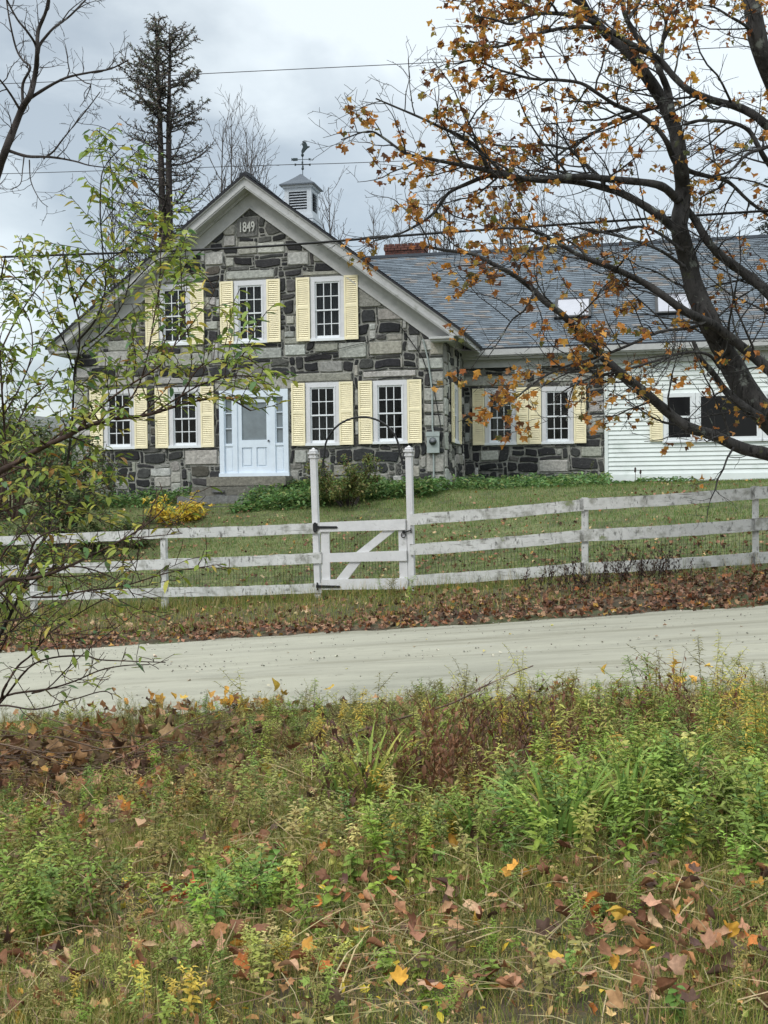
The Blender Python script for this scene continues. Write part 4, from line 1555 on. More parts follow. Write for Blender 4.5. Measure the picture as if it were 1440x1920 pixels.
# ------------------------------------------------------------------ the maple at the right
mp_ = at(1600, 1180, 14.8)
maple_root = empty('maple_tree', (mp_.x, mp_.y, float(gz(mp_.x, mp_.y))))
tag(maple_root, 'large half bare maple with orange brown leaves spreading in from the right', 'tree')
tr = NP()
off = np.array(maple_root.location)
tp = catmull([(mp_.x + .1, mp_.y, off[2] - .5), (mp_.x + .02, mp_.y, off[2] + .3), at(1590, 980, 14.8), at(1575, 860, 14.7), at(1560, 760, 14.7)], 4)
tr.tube(tp - off, np.interp(np.linspace(0, 1, len(tp)), [0, .2, .5, 1], [.62, .45, .36, .34]), 14, (.07, .06, .05))
tr.build('trunk', M['bark'], maple_root, True)
D0 = 14.7
MAPLE = [
    # main stem
    ([(1570, 850), (1480, 815), (1414, 756), (1375, 690), (1350, 644), (1328, 601), (1302, 540), (1289, 485), (1274, 429), (1278, 390), (1280, 351), (1275, 305), (1266, 244), (1238, 183), (1208, 137), (1180, 98), (1147, 72), (1113, 38), (1089, 0), (1050, -70)], D0, 14.2, 62, 15),
    ([(1260, 215), (1252, 170), (1238, 135), (1226, 107), (1193, 68), (1171, 24), (1160, -40)], 14.3, 15.0, 17, 10),
    # upper right trunk and its limbs
    ([(1575, 850), (1540, 600), (1500, 350), (1462, 190), (1425, 90), (1409, 0), (1395, -90)], D0, 14.4, 50, 34),
    ([(1500, 290), (1440, 238), (1416, 217), (1382, 200), (1336, 188), (1293, 170), (1262, 142), (1235, 110), (1196, 90), (1150, 62), (1110, 52), (1061, 52), (1010, 63), (967, 79), (925, 88), (880, 77)], 14.5, 13.4, 22, 4),
    ([(1422, 80), (1400, 50), (1370, 32), (1340, 14), (1320, 10)], 14.4, 13.8, 9, 3),
    # long limbs to the left
    ([(1272, 375), (1263, 367), (1244, 351), (1215, 343), (1153, 337), (1082, 331), (1000, 336), (950, 328), (915, 320), (867, 310), (800, 297), (760, 287), (717, 257), (690, 246), (640, 262)], 14.4, 12.9, 22, 2.5),
    ([(1270, 432), (1250, 416), (1238, 406), (1202, 382), (1153, 358), (1076, 340), (1010, 338), (955, 332), (915, 330), (875, 345), (840, 363), (813, 400), (780, 423), (745, 440), (700, 452)], 14.3, 13.6, 22, 3),
    ([(917, 322), (908, 300), (900, 283), (867, 257), (825, 238), (787, 220), (733, 197), (705, 185)], 13.7, 13.0, 11, 3),
    ([(1275, 320), (1260, 293), (1250, 266), (1226, 235), (1190, 211), (1153, 196), (1119, 174), (1089, 156), (1046, 150), (1000, 148), (960, 138), (933, 130), (890, 114), (850, 120)], 14.3, 13.2, 14, 3),
    ([(1258, 200), (1226, 202), (1183, 217), (1137, 235), (1101, 257), (1067, 278), (1030, 272), (1000, 273), (960, 275), (915, 268), (880, 250)], 14.4, 15.3, 10, 3),
    ([(1132, 344), (1122, 330), (1095, 305), (1067, 278)], 14.2, 14.9, 9, 6),
    ([(1280, 470), (1240, 440), (1200, 425), (1150, 432), (1100, 440), (1040, 455), (1000, 470), (950, 475)], 14.3, 13.5, 8, 2),
    # high left crown
    ([(1115, 42), (1080, 30), (1040, 25), (1000, 27), (960, 45), (925, 36), (890, 30)], 14.3, 13.3, 13, 3),
    ([(1095, 10), (1050, -15), (1000, -20), (940, -12), (900, -8)], 14.3, 13.9, 14, 4),
    ([(1175, 40), (1195, 10), (1215, -30)], 14.8, 15.2, 9, 6),
    ([(1240, 110), (1243, 80), (1250, 40), (1262, 15), (1290, -10)], 14.4, 15.2, 9, 4),
    # drooping right side
    ([(1500, 380), (1440, 305), (1422, 275), (1403, 244), (1367, 229), (1312, 226), (1280, 234)], 14.5, 13.7, 15, 5),
    ([(1283, 310), (1293, 321), (1336, 333), (1367, 342), (1403, 376), (1440, 403), (1500, 440)], 14.4, 15.2, 12, 5),
    ([(1560, 720), (1500, 620), (1440, 549), (1393, 510), (1358, 485), (1328, 454), (1305, 415), (1290, 395)], 14.7, 14.4, 28, 14),
    ([(1560, 470), (1500, 330), (1470, 260), (1440, 275), (1400, 290), (1370, 320), (1340, 330)], 14.5, 13.6, 14, 4),
    # low limbs
    ([(1580, 800), (1500, 740), (1440, 691), (1388, 648), (1337, 609), (1285, 584), (1242, 553), (1203, 528), (1147, 502), (1100, 485), (1074, 472), (1027, 446), (990, 430), (940, 428)], D0, 13.0, 30, 4),
    ([(1590, 940), (1510, 880), (1440, 852), (1393, 841), (1337, 816), (1294, 803), (1268, 786), (1242, 764), (1203, 730), (1164, 700), (1121, 661), (1087, 627), (1057, 592), (1022, 566), (996, 540), (962, 515), (928, 497), (885, 476), (833, 469), (790, 460)], D0, 12.2, 34, 5),
    ([(1345, 590), (1298, 614), (1238, 622), (1177, 648), (1121, 670), (1061, 687), (1009, 713), (966, 747), (940, 765)], 14.3, 12.6, 9, 3),
    ([(1350, 690), (1328, 665), (1285, 661), (1225, 678), (1164, 696), (1121, 704), (1078, 721), (1040, 745)], 14.2, 12.8, 8, 3),
    ([(1500, 800), (1440, 790), (1397, 764), (1362, 734), (1337, 700), (1315, 674), (1300, 640)], D0, 14.0, 26, 8),
    ([(1282, 500), (1268, 489), (1233, 467), (1186, 450), (1117, 433), (1070, 425)], 14.2, 13.6, 10, 3),
    ([(1105, 487), (1078, 459), (1035, 441), (1001, 454), (985, 480), (960, 520)], 13.4, 12.9, 6, 2),
    ([(1003, 545), (985, 580), (960, 600), (935, 640), (915, 670)], 12.9, 12.6, 6, 2),
    ([(1130, 668), (1090, 700), (1070, 740), (1062, 790)], 12.9, 12.8, 5, 2),
]
PM = [(.17, (.5, 1.7), .15, (0, 0, .2), .22, .12, 5), (.15, (.22, .65), .18, (0, 0, .2), .15, .1, 3), (.12, (.08, .24), .2, (0, 0, 0), .25, 0, 3)]
tips = limb_tree(maple_root, MAPLE, M['bark'], PM, D0)
mlf = NP()
pos, w_ = [], []
off = np.array(maple_root.location)
for bp, lv_ in tips:
    if lv_ == 0: continue
    e_ = bp[-1] + off
    # clusters: thick on the outer left and lower boughs, thin near the stem
    q = e_ - np.array(EYE)
    dx = q[0] / q[1] * F + CX
    dy = 915 - (q[2] / q[1]) * F
    if dx < 640 or (dx < 745 and dy < 175): continue
    dens = .22 + .30 * (dx < 1000) + .25 * (dy < 110) + .1 * (dy > 560) - .12 * (dx > 1240)
    cl = math.sin(e_[0] * 2.9 + 1) * math.sin(e_[1] * 2.3) * math.sin(e_[2] * 3.1 + .5)
    dens *= np.clip(.62 + 2.2 * cl, .10, 1.5)
    if RNG.random() < dens:
        for _ in range(RNG.integers(2, 5)):
            s = RNG.random()
            i = int(s * (len(bp) - 1))
            pos.append(bp[i] + RNG.normal(0, .035, 3) + (0, 0, -.03))
pos = np.array(pos)
n = len(pos)
OR = [((.47, .20, .04), 4), ((.30, .12, .035), 2.6), ((.56, .29, .06), 3), ((.30, .21, .05), 2), ((.13, .055, .025), 2.2), ((.15, .15, .045), .6)]
scatter(mlf, MAPLES, pos, U(0, 6.3, n), U(-1.9, .3, n), U(-.9, .9, n), U(.07, .13, n), pick(OR, n, .25))
mlf.build('foliage', M['leaf'], maple_root)

# ------------------------------------------------------------------ bare tree at the left
bt = at(-110, 1120, 16.5)
bare_root = empty('bare_tree', (bt.x, bt.y, float(gz(bt.x, bt.y))))
tag(bare_root, 'bare leafless tree with dark forking branches at the upper left edge', 'tree')
BARE = [
    ([(-112, 1260), (-100, 1000), (-75, 700), (-40, 450), (-8, 335), (10, 283), (27, 240), (43, 200), (55, 182), (63, 155), (68, 125), (70, 93), (72, 57), (88, 15), (95, -40)], 16.5, 16.2, 25, 6),
    ([(70, 95), (64, 78), (48, 55), (33, 37), (13, 0), (0, -30)], 16.2, 15.6, 7, 3),
    ([(72, 90), (80, 76), (100, 53), (118, 40), (133, 28), (160, 0), (185, -30)], 16.2, 16.8, 7, 3),
    ([(55, 185), (83, 167), (108, 153), (133, 143), (173, 135), (207, 129), (240, 113)], 16.3, 15.6, 8, 3),
    ([(43, 200), (43, 157), (57, 127), (43, 113), (30, 90), (17, 33), (10, -20)], 16.3, 16.9, 7, 3),
    ([(14, 282), (50, 293), (87, 294), (113, 297), (143, 303), (167, 310), (205, 315)], 16.3, 15.5, 8, 2),
    ([(87, 294), (102, 282), (117, 262), (143, 230), (167, 200), (188, 172)], 16.0, 15.8, 5, 2),
    ([(37, 205), (20, 177), (0, 150), (-30, 120)], 16.3, 15.8, 6, 3),
    ([(143, 143), (160, 155), (170, 160), (160, 185), (150, 200)], 15.9, 15.7, 3, 1.5),
    ([(160, 190), (158, 175), (170, 160)], 15.9, 15.8, 2, 1.5),
    ([(45, 294), (42, 320), (38, 345), (20, 355)], 16.1, 15.9, 3, 1.5),
    ([(55, 300), (58, 340), (75, 375), (90, 388)], 16.0, 15.9, 3, 1.2),
]
PB_ = [(.17, (.3, 1.0), .2, (0, 0, .12), .35, .1, 4), (.13, (.12, .38), .22, (0, 0, .1), .15, .05, 3), (.10, (.06, .16), .2, (0, 0, 0), .2, 0, 3)]
limb_tree(bare_root, BARE, M['darkbark'], PB_, 16, ks=7, lcol=(.04, .035, .03))

# ------------------------------------------------------------------ saplings and brush at the left edge
GRN = [((.24, .30, .05), 4), ((.16, .23, .045), 3), ((.34, .37, .07), 2.8), ((.46, .40, .08), 1.4), ((.09, .17, .06), 1.4), ((.38, .20, .05), .4)]


def twig_leaves(npx, tips, off_root, size, pal, per=.07, prob=.8, lv_min=0, droop=(-.5, .35)):
    T, yaw = [], []
    for bp, lv_ in tips:
        if lv_ < lv_min: continue
        seg = np.linalg.norm(np.diff(bp, axis=0), axis=1)
        tot = seg.sum()
        m = max(2, int(tot / per))
        t = norm(bp[-1] - bp[0])
        y0 = math.atan2(-t[0], t[1])
        for k in range(m):
            if RNG.random() > prob: continue
            s = .25 + .75 * (k + .5) / m
            x = s * (len(bp) - 1)
            i = min(int(x), len(bp) - 2)
            T.append(bp[i] + (bp[i + 1] - bp[i]) * (x - i))
            yaw.append(y0 + (1 if k % 2 else -1) * RNG.uniform(.5, 1.2))
    n = len(T)
    if n: scatter(npx, LANCE, T, np.array(yaw), U(*droop, n), U(-.5, .5, n), U(size * .7, size * 1.3, n), pick(pal, n, .2))


def shrub(name, label, cat, limbs, P, size, pal, base, mat, per=.075, prob=.75, group=None, droop=(-.6, .3), lv_min=0):
    rt = empty(name, base)
    tag(rt, label, cat, group)
    tips = limb_tree(rt, limbs, mat, P, 8, name_limb='stem', ks=6, lcol=(.05, .035, .03))
    lf = NP()
    twig_leaves(lf, tips, None, size, pal, per, prob, lv_min, droop)
    if lf.n: lf.build('foliage', M['leaf'], rt)
    return rt


def base_of(x, y, v):
    p = at(x, y, v)
    return (p.x, p.y, float(gz(p.x, p.y)))


PS = [(.10, (.25, .75), .14, (0, 0, .15), .2, .12, 4), (.12, (.12, .32), .16, (0, 0, .1), .2, .05, 3)]
shrub('sapling', 'leafy sapling with a thick arching red brown stem reaching over the house front', 'sapling', [
    ([(-150, 1330), (-90, 1120), (-30, 920), (30, 868), (76, 841), (121, 820), (157, 802), (205, 787), (257, 781), (287, 775), (326, 763), (378, 750), (425, 746), (470, 770)], 8.7, 8.0, 19, 3),
    ([(150, 803), (196, 757), (242, 723), (290, 693), (317, 666), (335, 627), (345, 590)], 8.5, 8.2, 6, 2.5),
    ([(287, 775), (335, 745), (375, 722), (420, 708), (470, 705), (505, 720)], 8.2, 7.7, 5, 2),
    ([(185, 792), (205, 770), (235, 760), (262, 717), (278, 660), (290, 587), (299, 530), (302, 460), (306, 430)], 8.4, 8.6, 5, 2),
    ([(330, 760), (372, 690), (410, 676), (455, 668), (490, 690)], 8.1, 7.9, 4, 2),
    ([(335, 640), (365, 600), (395, 560), (410, 520)], 8.2, 8.3, 3, 1.5),
], PS, .080, GRN, base_of(-150, 1330, 8.7), M['redbark'], per=.048, prob=.9)
shrub('sapling', 'upright green sapling whose thin dark stems rise past the left roof slope', 'sapling', [
    ([(-95, 1390), (-20, 1230), (45, 1100), (95, 980), (124, 880), (136, 778), (139, 702), (148, 657), (148, 605), (139, 566), (133, 536), (118, 470)], 9.2, 9.0, 9, 2.5),
    ([(146, 640), (181, 596), (198, 536), (193, 476), (188, 400), (190, 333), (200, 307), (217, 287), (235, 270)], 9.1, 9.0, 5, 2),
    ([(136, 690), (121, 642), (100, 605), (76, 560), (39, 530), (10, 500)], 9.1, 8.8, 4, 2),
    ([(148, 655), (190, 625), (230, 570), (245, 510), (250, 450)], 9.1, 9.3, 4, 2),
    ([(140, 566), (165, 520), (215, 480), (265, 452), (300, 440), (325, 430)], 9.0, 9.2, 4, 1.5),
    ([(240, 540), (290, 490), (325, 482), (350, 485)], 9.2, 9.0, 3, 1.5),
    ([(190, 420), (215, 390), (240, 350), (270, 330)], 9.0, 9.1, 2.5, 1.5),
], PS, .078, GRN, base_of(-95, 1390, 9.2), M['darkbark'], per=.042, prob=.95)
shrub('sapling', 'thin many stemmed sapling with yellow green leaves at the far left edge', 'sapling', [
    ([(-40, 1420), (-20, 1100), (0, 950), (10, 870), (8, 800), (4, 740), (0, 657), (-4, 560), (10, 480)], 9.0, 8.8, 8, 3),
    ([(6, 780), (40, 720), (60, 660), (55, 600), (30, 560)], 8.9, 8.7, 4, 2),
    ([(10, 850), (50, 760), (90, 720), (110, 690)], 8.9, 9.1, 4, 2),
    ([(0, 660), (30, 600), (70, 540), (100, 500), (120, 470)], 8.8, 9.0, 4, 1.5),
    ([(-10, 900), (60, 870), (110, 880), (160, 900), (210, 920)], 8.8, 8.4, 4, 1.5),
    ([(0, 960), (70, 940), (140, 950), (200, 985)], 8.8, 8.4, 4, 1.5),
], PS, .082, GRN, base_of(-40, 1420, 9.0), M['redbark'], per=.048, prob=.9)
shrub('roadside_shrub', 'low sprawling shrub with bare dark twigs leaning over the near road edge', 'shrub', [
    ([(-40, 1345), (0, 1313), (7, 1293), (33, 1250), (60, 1227), (90, 1190), (133, 1160), (183, 1130), (237, 1110)], 9.4, 9.0, 8, 2),
    ([(-40, 1345), (0, 1318), (53, 1253), (100, 1233), (160, 1230), (187, 1237), (253, 1240), (310, 1242)], 9.4, 8.8, 6, 2),
    ([(-40, 1345), (10, 1305), (90, 1292), (140, 1277), (187, 1257), (233, 1248), (280, 1246)], 9.4, 8.9, 6, 2),
    ([(-40, 1348), (0, 1323), (67, 1330), (133, 1313), (187, 1297), (207, 1300), (212, 1312)], 9.4, 8.8, 5, 1.5),
    ([(60, 1300), (90, 1290), (133, 1247), (187, 1200), (247, 1157)], 9.2, 9.0, 4, 1.5),
    ([(-60, 1345), (-10, 1240), (20, 1180), (45, 1110), (40, 1060)], 9.4, 9.2, 5, 2),
    ([(-40, 1340), (0, 1210), (60, 1150), (80, 1130)], 9.4, 9.0, 4, 2),
], [(.14, (.18, .5), .16, (0, 0, .15), .3, .2, 4), (.12, (.08, .22), .18, (0, 0, .1), .2, .05, 3)], .075, GRN, base_of(-40, 1345, 9.4), M['redbark'], per=.08, prob=.28)
shrub('sapling', 'leaning sapling with long bare branch tips crossing the left fence rails', 'sapling', [
    ([(-120, 1400), (-60, 1200), (0, 1097), (40, 1087), (73, 1082), (117, 1067), (167, 1043), (233, 1010), (283, 977), (310, 950)], 8.2, 8.0, 13, 2.5),
    ([(40, 1087), (80, 1070), (140, 1062), (187, 1073), (230, 1093), (253, 1120)], 8.2, 7.9, 5, 2),
    ([(60, 1120), (110, 1118), (160, 1108), (233, 1098), (293, 1080), (333, 1070), (385, 1063)], 8.2, 7.8, 5, 2),
    ([(35, 1087), (55, 1040), (70, 1010), (110, 990)], 8.2, 8.1, 8, 3),
    ([(233, 1010), (290, 1005), (342, 1000)], 8.0, 7.9, 3, 1.5),
    ([(0, 1110), (50, 1160), (110, 1190), (170, 1180)], 8.1, 7.8, 5, 2),
    ([(-40, 1180), (0, 1050), (40, 1000), (70, 960), (90, 930)], 8.2, 8.5, 6, 2),
], PS, .08, GRN, base_of(-120, 1400, 8.2), M['redbark'], per=.07, prob=.36)


# ------------------------------------------------------------------ trees and shrubs standing further back
def leafy_bush(name, label, cat, x, y, v, h, wd, pal, nleaf, size, mat='darkbark', group=None, stems=9, leaf=True):
    p = at(x, y, v)
    z = float(gz(p.x, p.y))
    rt = empty(name, (p.x, p.y, z))
    tag(rt, label, cat, group)
    w = NP()
    tips = []
    for k in range(stems):
        a = U(0, 6.3)
        d = np.array([math.cos(a) * .55 * wd / h, math.sin(a) * .55 * wd / h, 1.0])
        pts = twig_path((math.cos(a) * .06 * wd, math.sin(a) * .06 * wd, -.1), d, h * U(.7, 1.05), 7, .10, (0, 0, .05))
        w.tube(pts, np.linspace(.012 * h, .003, len(pts)), 4, (.05, .04, .03))
        branchlets(w, pts, lambda s: .01, 0, [(h * .12, (h * .15, h * .4), .2, (0, 0, .1), .2, .1, 3), (h * .08, (h * .06, h * .16), .2, (0, 0, 0), .2, 0, 3)], tips, (.05, .04, .03))
    w.build('stem', M[mat], rt, True)
    if leaf:
        lf = NP()
        T = []
        while len(T) < nleaf:
            bp, lv_ = tips[RNG.integers(len(tips))]
            T.append(bp[RNG.integers(1, len(bp))] + RNG.normal(0, .03 * h, 3))
        n = len(T)
        scatter(lf, LANCE, T, U(0, 6.3, n), U(-.9, .6, n), U(-.7, .7, n), U(size * .7, size * 1.3, n), pick(pal, n, .25))
        lf.build('foliage', M['leaf'], rt)
    return rt


DKG = [((.06, .095, .03), 4), ((.10, .135, .04), 3), ((.045, .065, .025), 3), ((.17, .17, .06), 1.8), ((.17, .08, .04), .7)]
leafy_bush('leafy_shrub', 'tall dark green shrub against the left corner of the stone house', 'shrub', 118, 985, 27.0, 2.9, 2.3, DKG, 5200, .10, stems=14)
leafy_bush('leafy_shrub', 'rounded dull green shrub below the lower left windows behind the fence', 'shrub', 215, 985, 25.5, 1.15, 2.0, DKG, 2600, .09, stems=12)
leafy_bush('leafy_shrub', 'dark green shrub at the left frame edge behind the fence', 'shrub', 25, 1000, 24.5, 1.7, 2.2, DKG, 3000, .09, stems=12)
leafy_bush('bare_shrub', 'reddish bare twiggy shrub beyond the fence at the left edge', 'shrub', 20, 930, 31.0, 3.0, 2.4, DKG, 10, .05, 'redbark', stems=26, leaf=False)
YEL = [((.72, .52, .05), 4), ((.60, .46, .08), 3), ((.42, .40, .08), 1.5), ((.55, .28, .05), .6)]
leafy_bush('yellow_shrub', 'small bright yellow leaved shrub beside the granite steps', 'shrub', 325, 966, 28.2, .85, 1.7, YEL, 1700, .10, stems=24)
RED = [((.30, .11, .06), 3), ((.24, .15, .08), 2), ((.35, .2, .08), 1)]
leafy_bush('reddish_shrub', 'small reddish shrub between the yellow shrub and the steps', 'shrub', 370, 968, 28.5, .45, .6, RED, 220, .07, stems=6)
PEO = [((.09, .14, .04), 4), ((.16, .18, .05), 3), ((.23, .21, .07), 2), ((.16, .10, .05), 1)]
leafy_bush('garden_shrub', 'olive green shrub standing between the gate posts under the windows', 'shrub', 655, 985, 28.2, 1.5, 2.0, PEO, 4200, .085, stems=16)


RW[0] = 2.4


def spruce(label, x, ytop, v, wpx, seed, trunks=1, dead=True):
    top = at(x, ytop, v)
    z0 = float(gz(top.x, top.y))
    rt = empty('spruce_tree', (top.x, top.y, z0))
    tag(rt, label, 'tree')
    H = top.z - z0
    wd = wpx / F * v
    tk = NP()
    for k in range(trunks):
        xo = (k * 2 - (trunks - 1)) * .13
        P = [(xo * 1.3, 0, -.5), (xo, 0, H * .4), (xo * 1.3, 0, H * .75), (xo * 2.2, .1 * k, H * (1.0 - .03 * k))]
        pts = catmull(P, 5)
        tk.tube(pts, np.linspace(.26 if trunks > 1 else .22, .03, len(pts)), 8, (.05, .045, .04))
    tk.build('trunk', M['darkbark'], rt, True)
    w, nd = NP(), NP()
    T, Y, Pt, S_, Cc = [], [], [], [], []
    nb = 230 if dead else 150
    for k in range(nb):
        s = (k + RNG.random()) / nb
        zz = H * (.22 + .77 * s)
        topz = s > .70
        if dead and not topz and RNG.random() < .2: continue
        if dead:
            ln = wd * (np.interp(s, [0, .3, .55, .70, .74, .85, .93, 1], [1.7, 1.6, 1.35, 1.0, 1.0, 1.0, .66, .2])) * U(.55, 1.1)
        else:
            ln = wd * (1.15 - s) * U(.7, 1.1)
        a = U(0, 6.3)
        up = .30 if topz else -.30 + .3 * s
        d = np.array([math.cos(a), math.sin(a), up])
        xo = .13 * (1 if RNG.random() < .5 else -1) if trunks > 1 else 0
        if topz and dead: xo *= 1.9
        pts = twig_path((xo, 0, zz), d, ln, 8, .06, (0, 0, .45 if not topz else .3))
        w.tube(pts, np.linspace(.038, .010, len(pts)), 4, (.045, .038, .034))
        tp_ = []
        branchlets(w, pts, lambda q: .012, 0, [(.13 if topz else .13, (.25, .8), .12, (0, 0, -.25), .15, -.02, 3)], tp_, (.05, .042, .036))
        tp_.append((pts, 0))
        dens = (1.5 if topz else .35) if dead else 1.2
        for bp, lv_ in tp_:
            m = int(np.linalg.norm(bp[-1] - bp[0]) / .05 * dens)
            for _ in range(m):
                x_ = U(.1, 1) * (len(bp) - 1)
                i = min(int(x_), len(bp) - 2)
                T.append(bp[i] + (bp[i + 1] - bp[i]) * (x_ - i))
    n = len(T)
    tv = np.array([(-.5, 0, 0), (.5, 0, 0), (0, 1, 0), (0, .4, .25)])
    tv[:, 0] *= .22
    pal = [((.10, .085, .066), 4), ((.14, .105, .08), 3), ((.075, .095, .048), 3.5), ((.06, .06, .052), 3)] if dead else [((.03, .045, .025), 4), ((.02, .032, .02), 3)]
    nd.inst(tv, np.array([(0, 1, 3), (1, 2, 3), (2, 0, 3)]), rot(U(0, 6.3, n), U(-.7, 1.0, n), U(-1, 1, n), U(.07, .17, n)), np.array(T), pick(pal, n, .25))
    w.build('branch', M['darkbark'], rt)
    nd.build('foliage', M['needle'], rt)


spruce('tall half dead spruce with a twin trunk rising behind the left gable', 305, 34, 48, 88, 1, 2)
spruce('dark green spruce top showing at the right edge above the wing roof', 1452, 325, 50, 85, 2, 1, False)


def sapling_far(x, ytop, v, spread, label, group, seed):
    top = at(x, ytop, v)
    z0 = float(gz(top.x, top.y))
    rt = empty('bare_tree', (top.x, top.y, z0))
    tag(rt, label, 'tree', group)
    H = top.z - z0
    w = NP()
    lean = U(-.06, .06)
    pts = twig_path((0, 0, -.3), (lean, U(-.05, .05), 1), H, 14, .03, (0, 0, .1))
    tk = NP()
    tk.tube(pts, np.linspace(.10, .012, len(pts)), 5, (.1, .09, .085))
    tk.build('trunk', M['greybark'], rt, True)
    tips = []
    branchlets(w, pts, lambda q: .06 * (1.1 - q), 0, [(H * .022, (spread * .9, spread * 2.0), .05, (0, 0, .8), .35, .35, 3), (.33, (.5, 1.6), .07, (0, 0, .5), .15, .3, 3), (.35, (.2, .6), .1, (0, 0, .3), .3, .2, 3)], tips, (.1, .09, .085))
    w.build('branch', M['greybark'], rt)


RW[0] = 2.5
GA, GB = 'bare trees behind the stone gable', 'bare trees behind the wing roof'
LA = 'slender bare grey tree with upright twigs behind the stone gable'
LB = 'slender bare grey tree with upright twigs behind the wing roof and chimney'
for k, (x, y) in enumerate([(212, 330), (240, 395), (375, 275), (398, 235), (425, 215), (452, 208), (476, 222), (498, 268), (530, 300), (600, 345)]):
    sapling_far(x, y, U(42, 50), 1.5, LA, GA, k)
for k, (x, y) in enumerate([(700, 400), (745, 395), (800, 360), (838, 345), (875, 335), (915, 350), (960, 345), (1000, 330), (1040, 350), (1090, 400), (1180, 390), (1330, 390)]):
    sapling_far(x, y, U(46, 54), 1.6, LB, GB, k + 40)
RW[0] = 1.0
for k, (x, y) in enumerate([(-40, 700), (10, 715), (70, 735), (110, 725)]):
    leafy_bush('far_tree', 'low dark tree on the skyline beyond the left corner of the house', 'tree', x, 900, 60 + k * 6, (900 - y) / F * 62, 5.5, DKG, 1500, .35, group='trees on the left skyline', stems=10)

# ------------------------------------------------------------------ overhead wires
def cable(name, label, cat, pts, r_, mat='cable', group=None):
    P = [at(*p) for p in pts]
    c0 = P[0]
    rt = MB()
    rt.tube([p - c0 for p in [Vector(q) for q in catmull([tuple(p) for p in P], 8)]], r_, 6)
    o = rt.build(name, M[mat], None, True)
    o.location = c0
    tag(o, label, cat, group)
    return o


cable('overhead_cable', 'thick black overhead cable passing in front of the gable', 'cable', [(-300, 492, 17.5), (0, 482, 17), (460, 464, 16.2), (820, 437, 15.6), (1440, 395, 14.6), (1800, 372, 14)], .016)
cable('overhead_wire', 'thin grey overhead wire high above the roof', 'wire', [(-300, 165, 22), (60, 155, 21), (385, 138, 20), (775, 119, 19), (1440, 85, 17.5)], .006)
cable('overhead_wire', 'thin grey overhead wire crossing the sky level with the cupola', 'wire', [(-300, 332, 24), (0, 326, 23), (500, 310, 22), (700, 304, 21.5), (1440, 275, 19)], .006)
# ------------------------------------------------------------------ ground vegetation
def blade(bend, w=1.0):
    V, Fc = [], []
    z = y = 0.0
    for i in range(4):
        t = i / 3
        a = bend * t
        V += [(-.5 * w * (1 - t * .95), y, z), (.5 * w * (1 - t * .95), y, z)]
        z += math.cos(a) / 3
        y += math.sin(a) / 3
    for i in range(3):
        Fc.append((2 * i, 2 * i + 1, 2 * i + 3, 2 * i + 2))
    return np.array(V), np.array(Fc)


def bof(u, v):
    return u * SP + v * CP


def sample(n, v0, v1, spread=.37, pad=.7):
    v = np.sqrt(RNG.uniform(v0 ** 2, v1 ** 2, n))
    u = RNG.uniform(-1, 1, n) * (spread * v + pad)
    return u, v


def patch(u, v, s, seed):
    """soft random field in 0..1"""
    f_ = np.sin(u * s + seed) * np.sin(v * s * 1.1 + seed * 2.3) + .6 * np.sin(u * s * 2.3 + seed * 1.7 + v * s) * np.sin(v * s * 1.9 - u * s * .7 + seed)
    return np.clip(.5 + .42 * f_, 0, 1)


def blades(npx, u, v, h, w, bends, pal, tilt=.35, jit=.2):
    n = len(u)
    T = np.stack([u, v, gz(u, v) - .01], -1)
    yaw, pit = U(0, 6.3, n), RNG.normal(0, tilt, n)
    k = RNG.integers(0, len(bends), n)
    col = pick(pal, n, jit)
    h = np.broadcast_to(h, (n,))
    w = np.broadcast_to(w, (n,))
    RM = rot(yaw, -pit, 0, 1.0)
    RM = RM * np.stack([w, h, h], -1)[:, None, :]
    sh = np.array([.6, .6, .85, .85, 1.0, 1.0, 1.15, 1.15])
    for q, bd_ in enumerate(bends):
        m = k == q
        tv, tf = blade(bd_)
        npx.inst(tv, tf, RM[m], T[m], col[m], None)


def lively(pal, gain=1.25, sat=1.25):
    """the same palette, fresher"""
    out_ = []
    for c_, w_ in pal:
        c_ = np.array(c_)
        m_ = c_.mean()
        out_.append((tuple(np.clip((m_ + (c_ - m_) * sat) * gain, .008, .75)), w_))
    return out_


GRASS = [((.13, .155, .045), 4), ((.18, .185, .065), 3), ((.26, .22, .10), 3), ((.34, .27, .15), 2.2), ((.09, .12, .035), 2)]
LAWN = [((.115, .195, .045), 5), ((.15, .21, .06), 4), ((.23, .22, .09), 3), ((.08, .15, .04), 3), ((.26, .20, .10), 1.2)]
DRY = [((.20, .15, .08), 3), ((.28, .21, .12), 2), ((.12, .08, .045), 3), ((.10, .10, .04), 2)]
LEAFC = [((.25, .12, .065), 4), ((.34, .19, .115), 3), ((.16, .075, .045), 3), ((.42, .25, .15), 2), ((.45, .25, .06), .8), ((.34, .13, .05), 1.0), ((.09, .05, .035), 2)]

GRASS, DRY = lively(GRASS), lively(DRY)
# lawn behind the fence
lw = NP()
u, v = sample(230000, 17.0, 32.5, .37, 1.5)
b = bof(u, v)
m = (b > 17.0)
u, v = u[m], v[m]
thin = patch(u, v, .9, 2) * .6 + .4
m = RNG.random(len(u)) < thin
u, v = u[m], v[m]
blades(lw, u, v, U(.04, .10, len(u)), U(.009, .016, len(u)), (.3, .8, 1.3), LAWN)
tag(lw.build('lawn_grass', M['grass']), 'short mown green lawn between the fence and the house', 'lawn', kind='stuff')

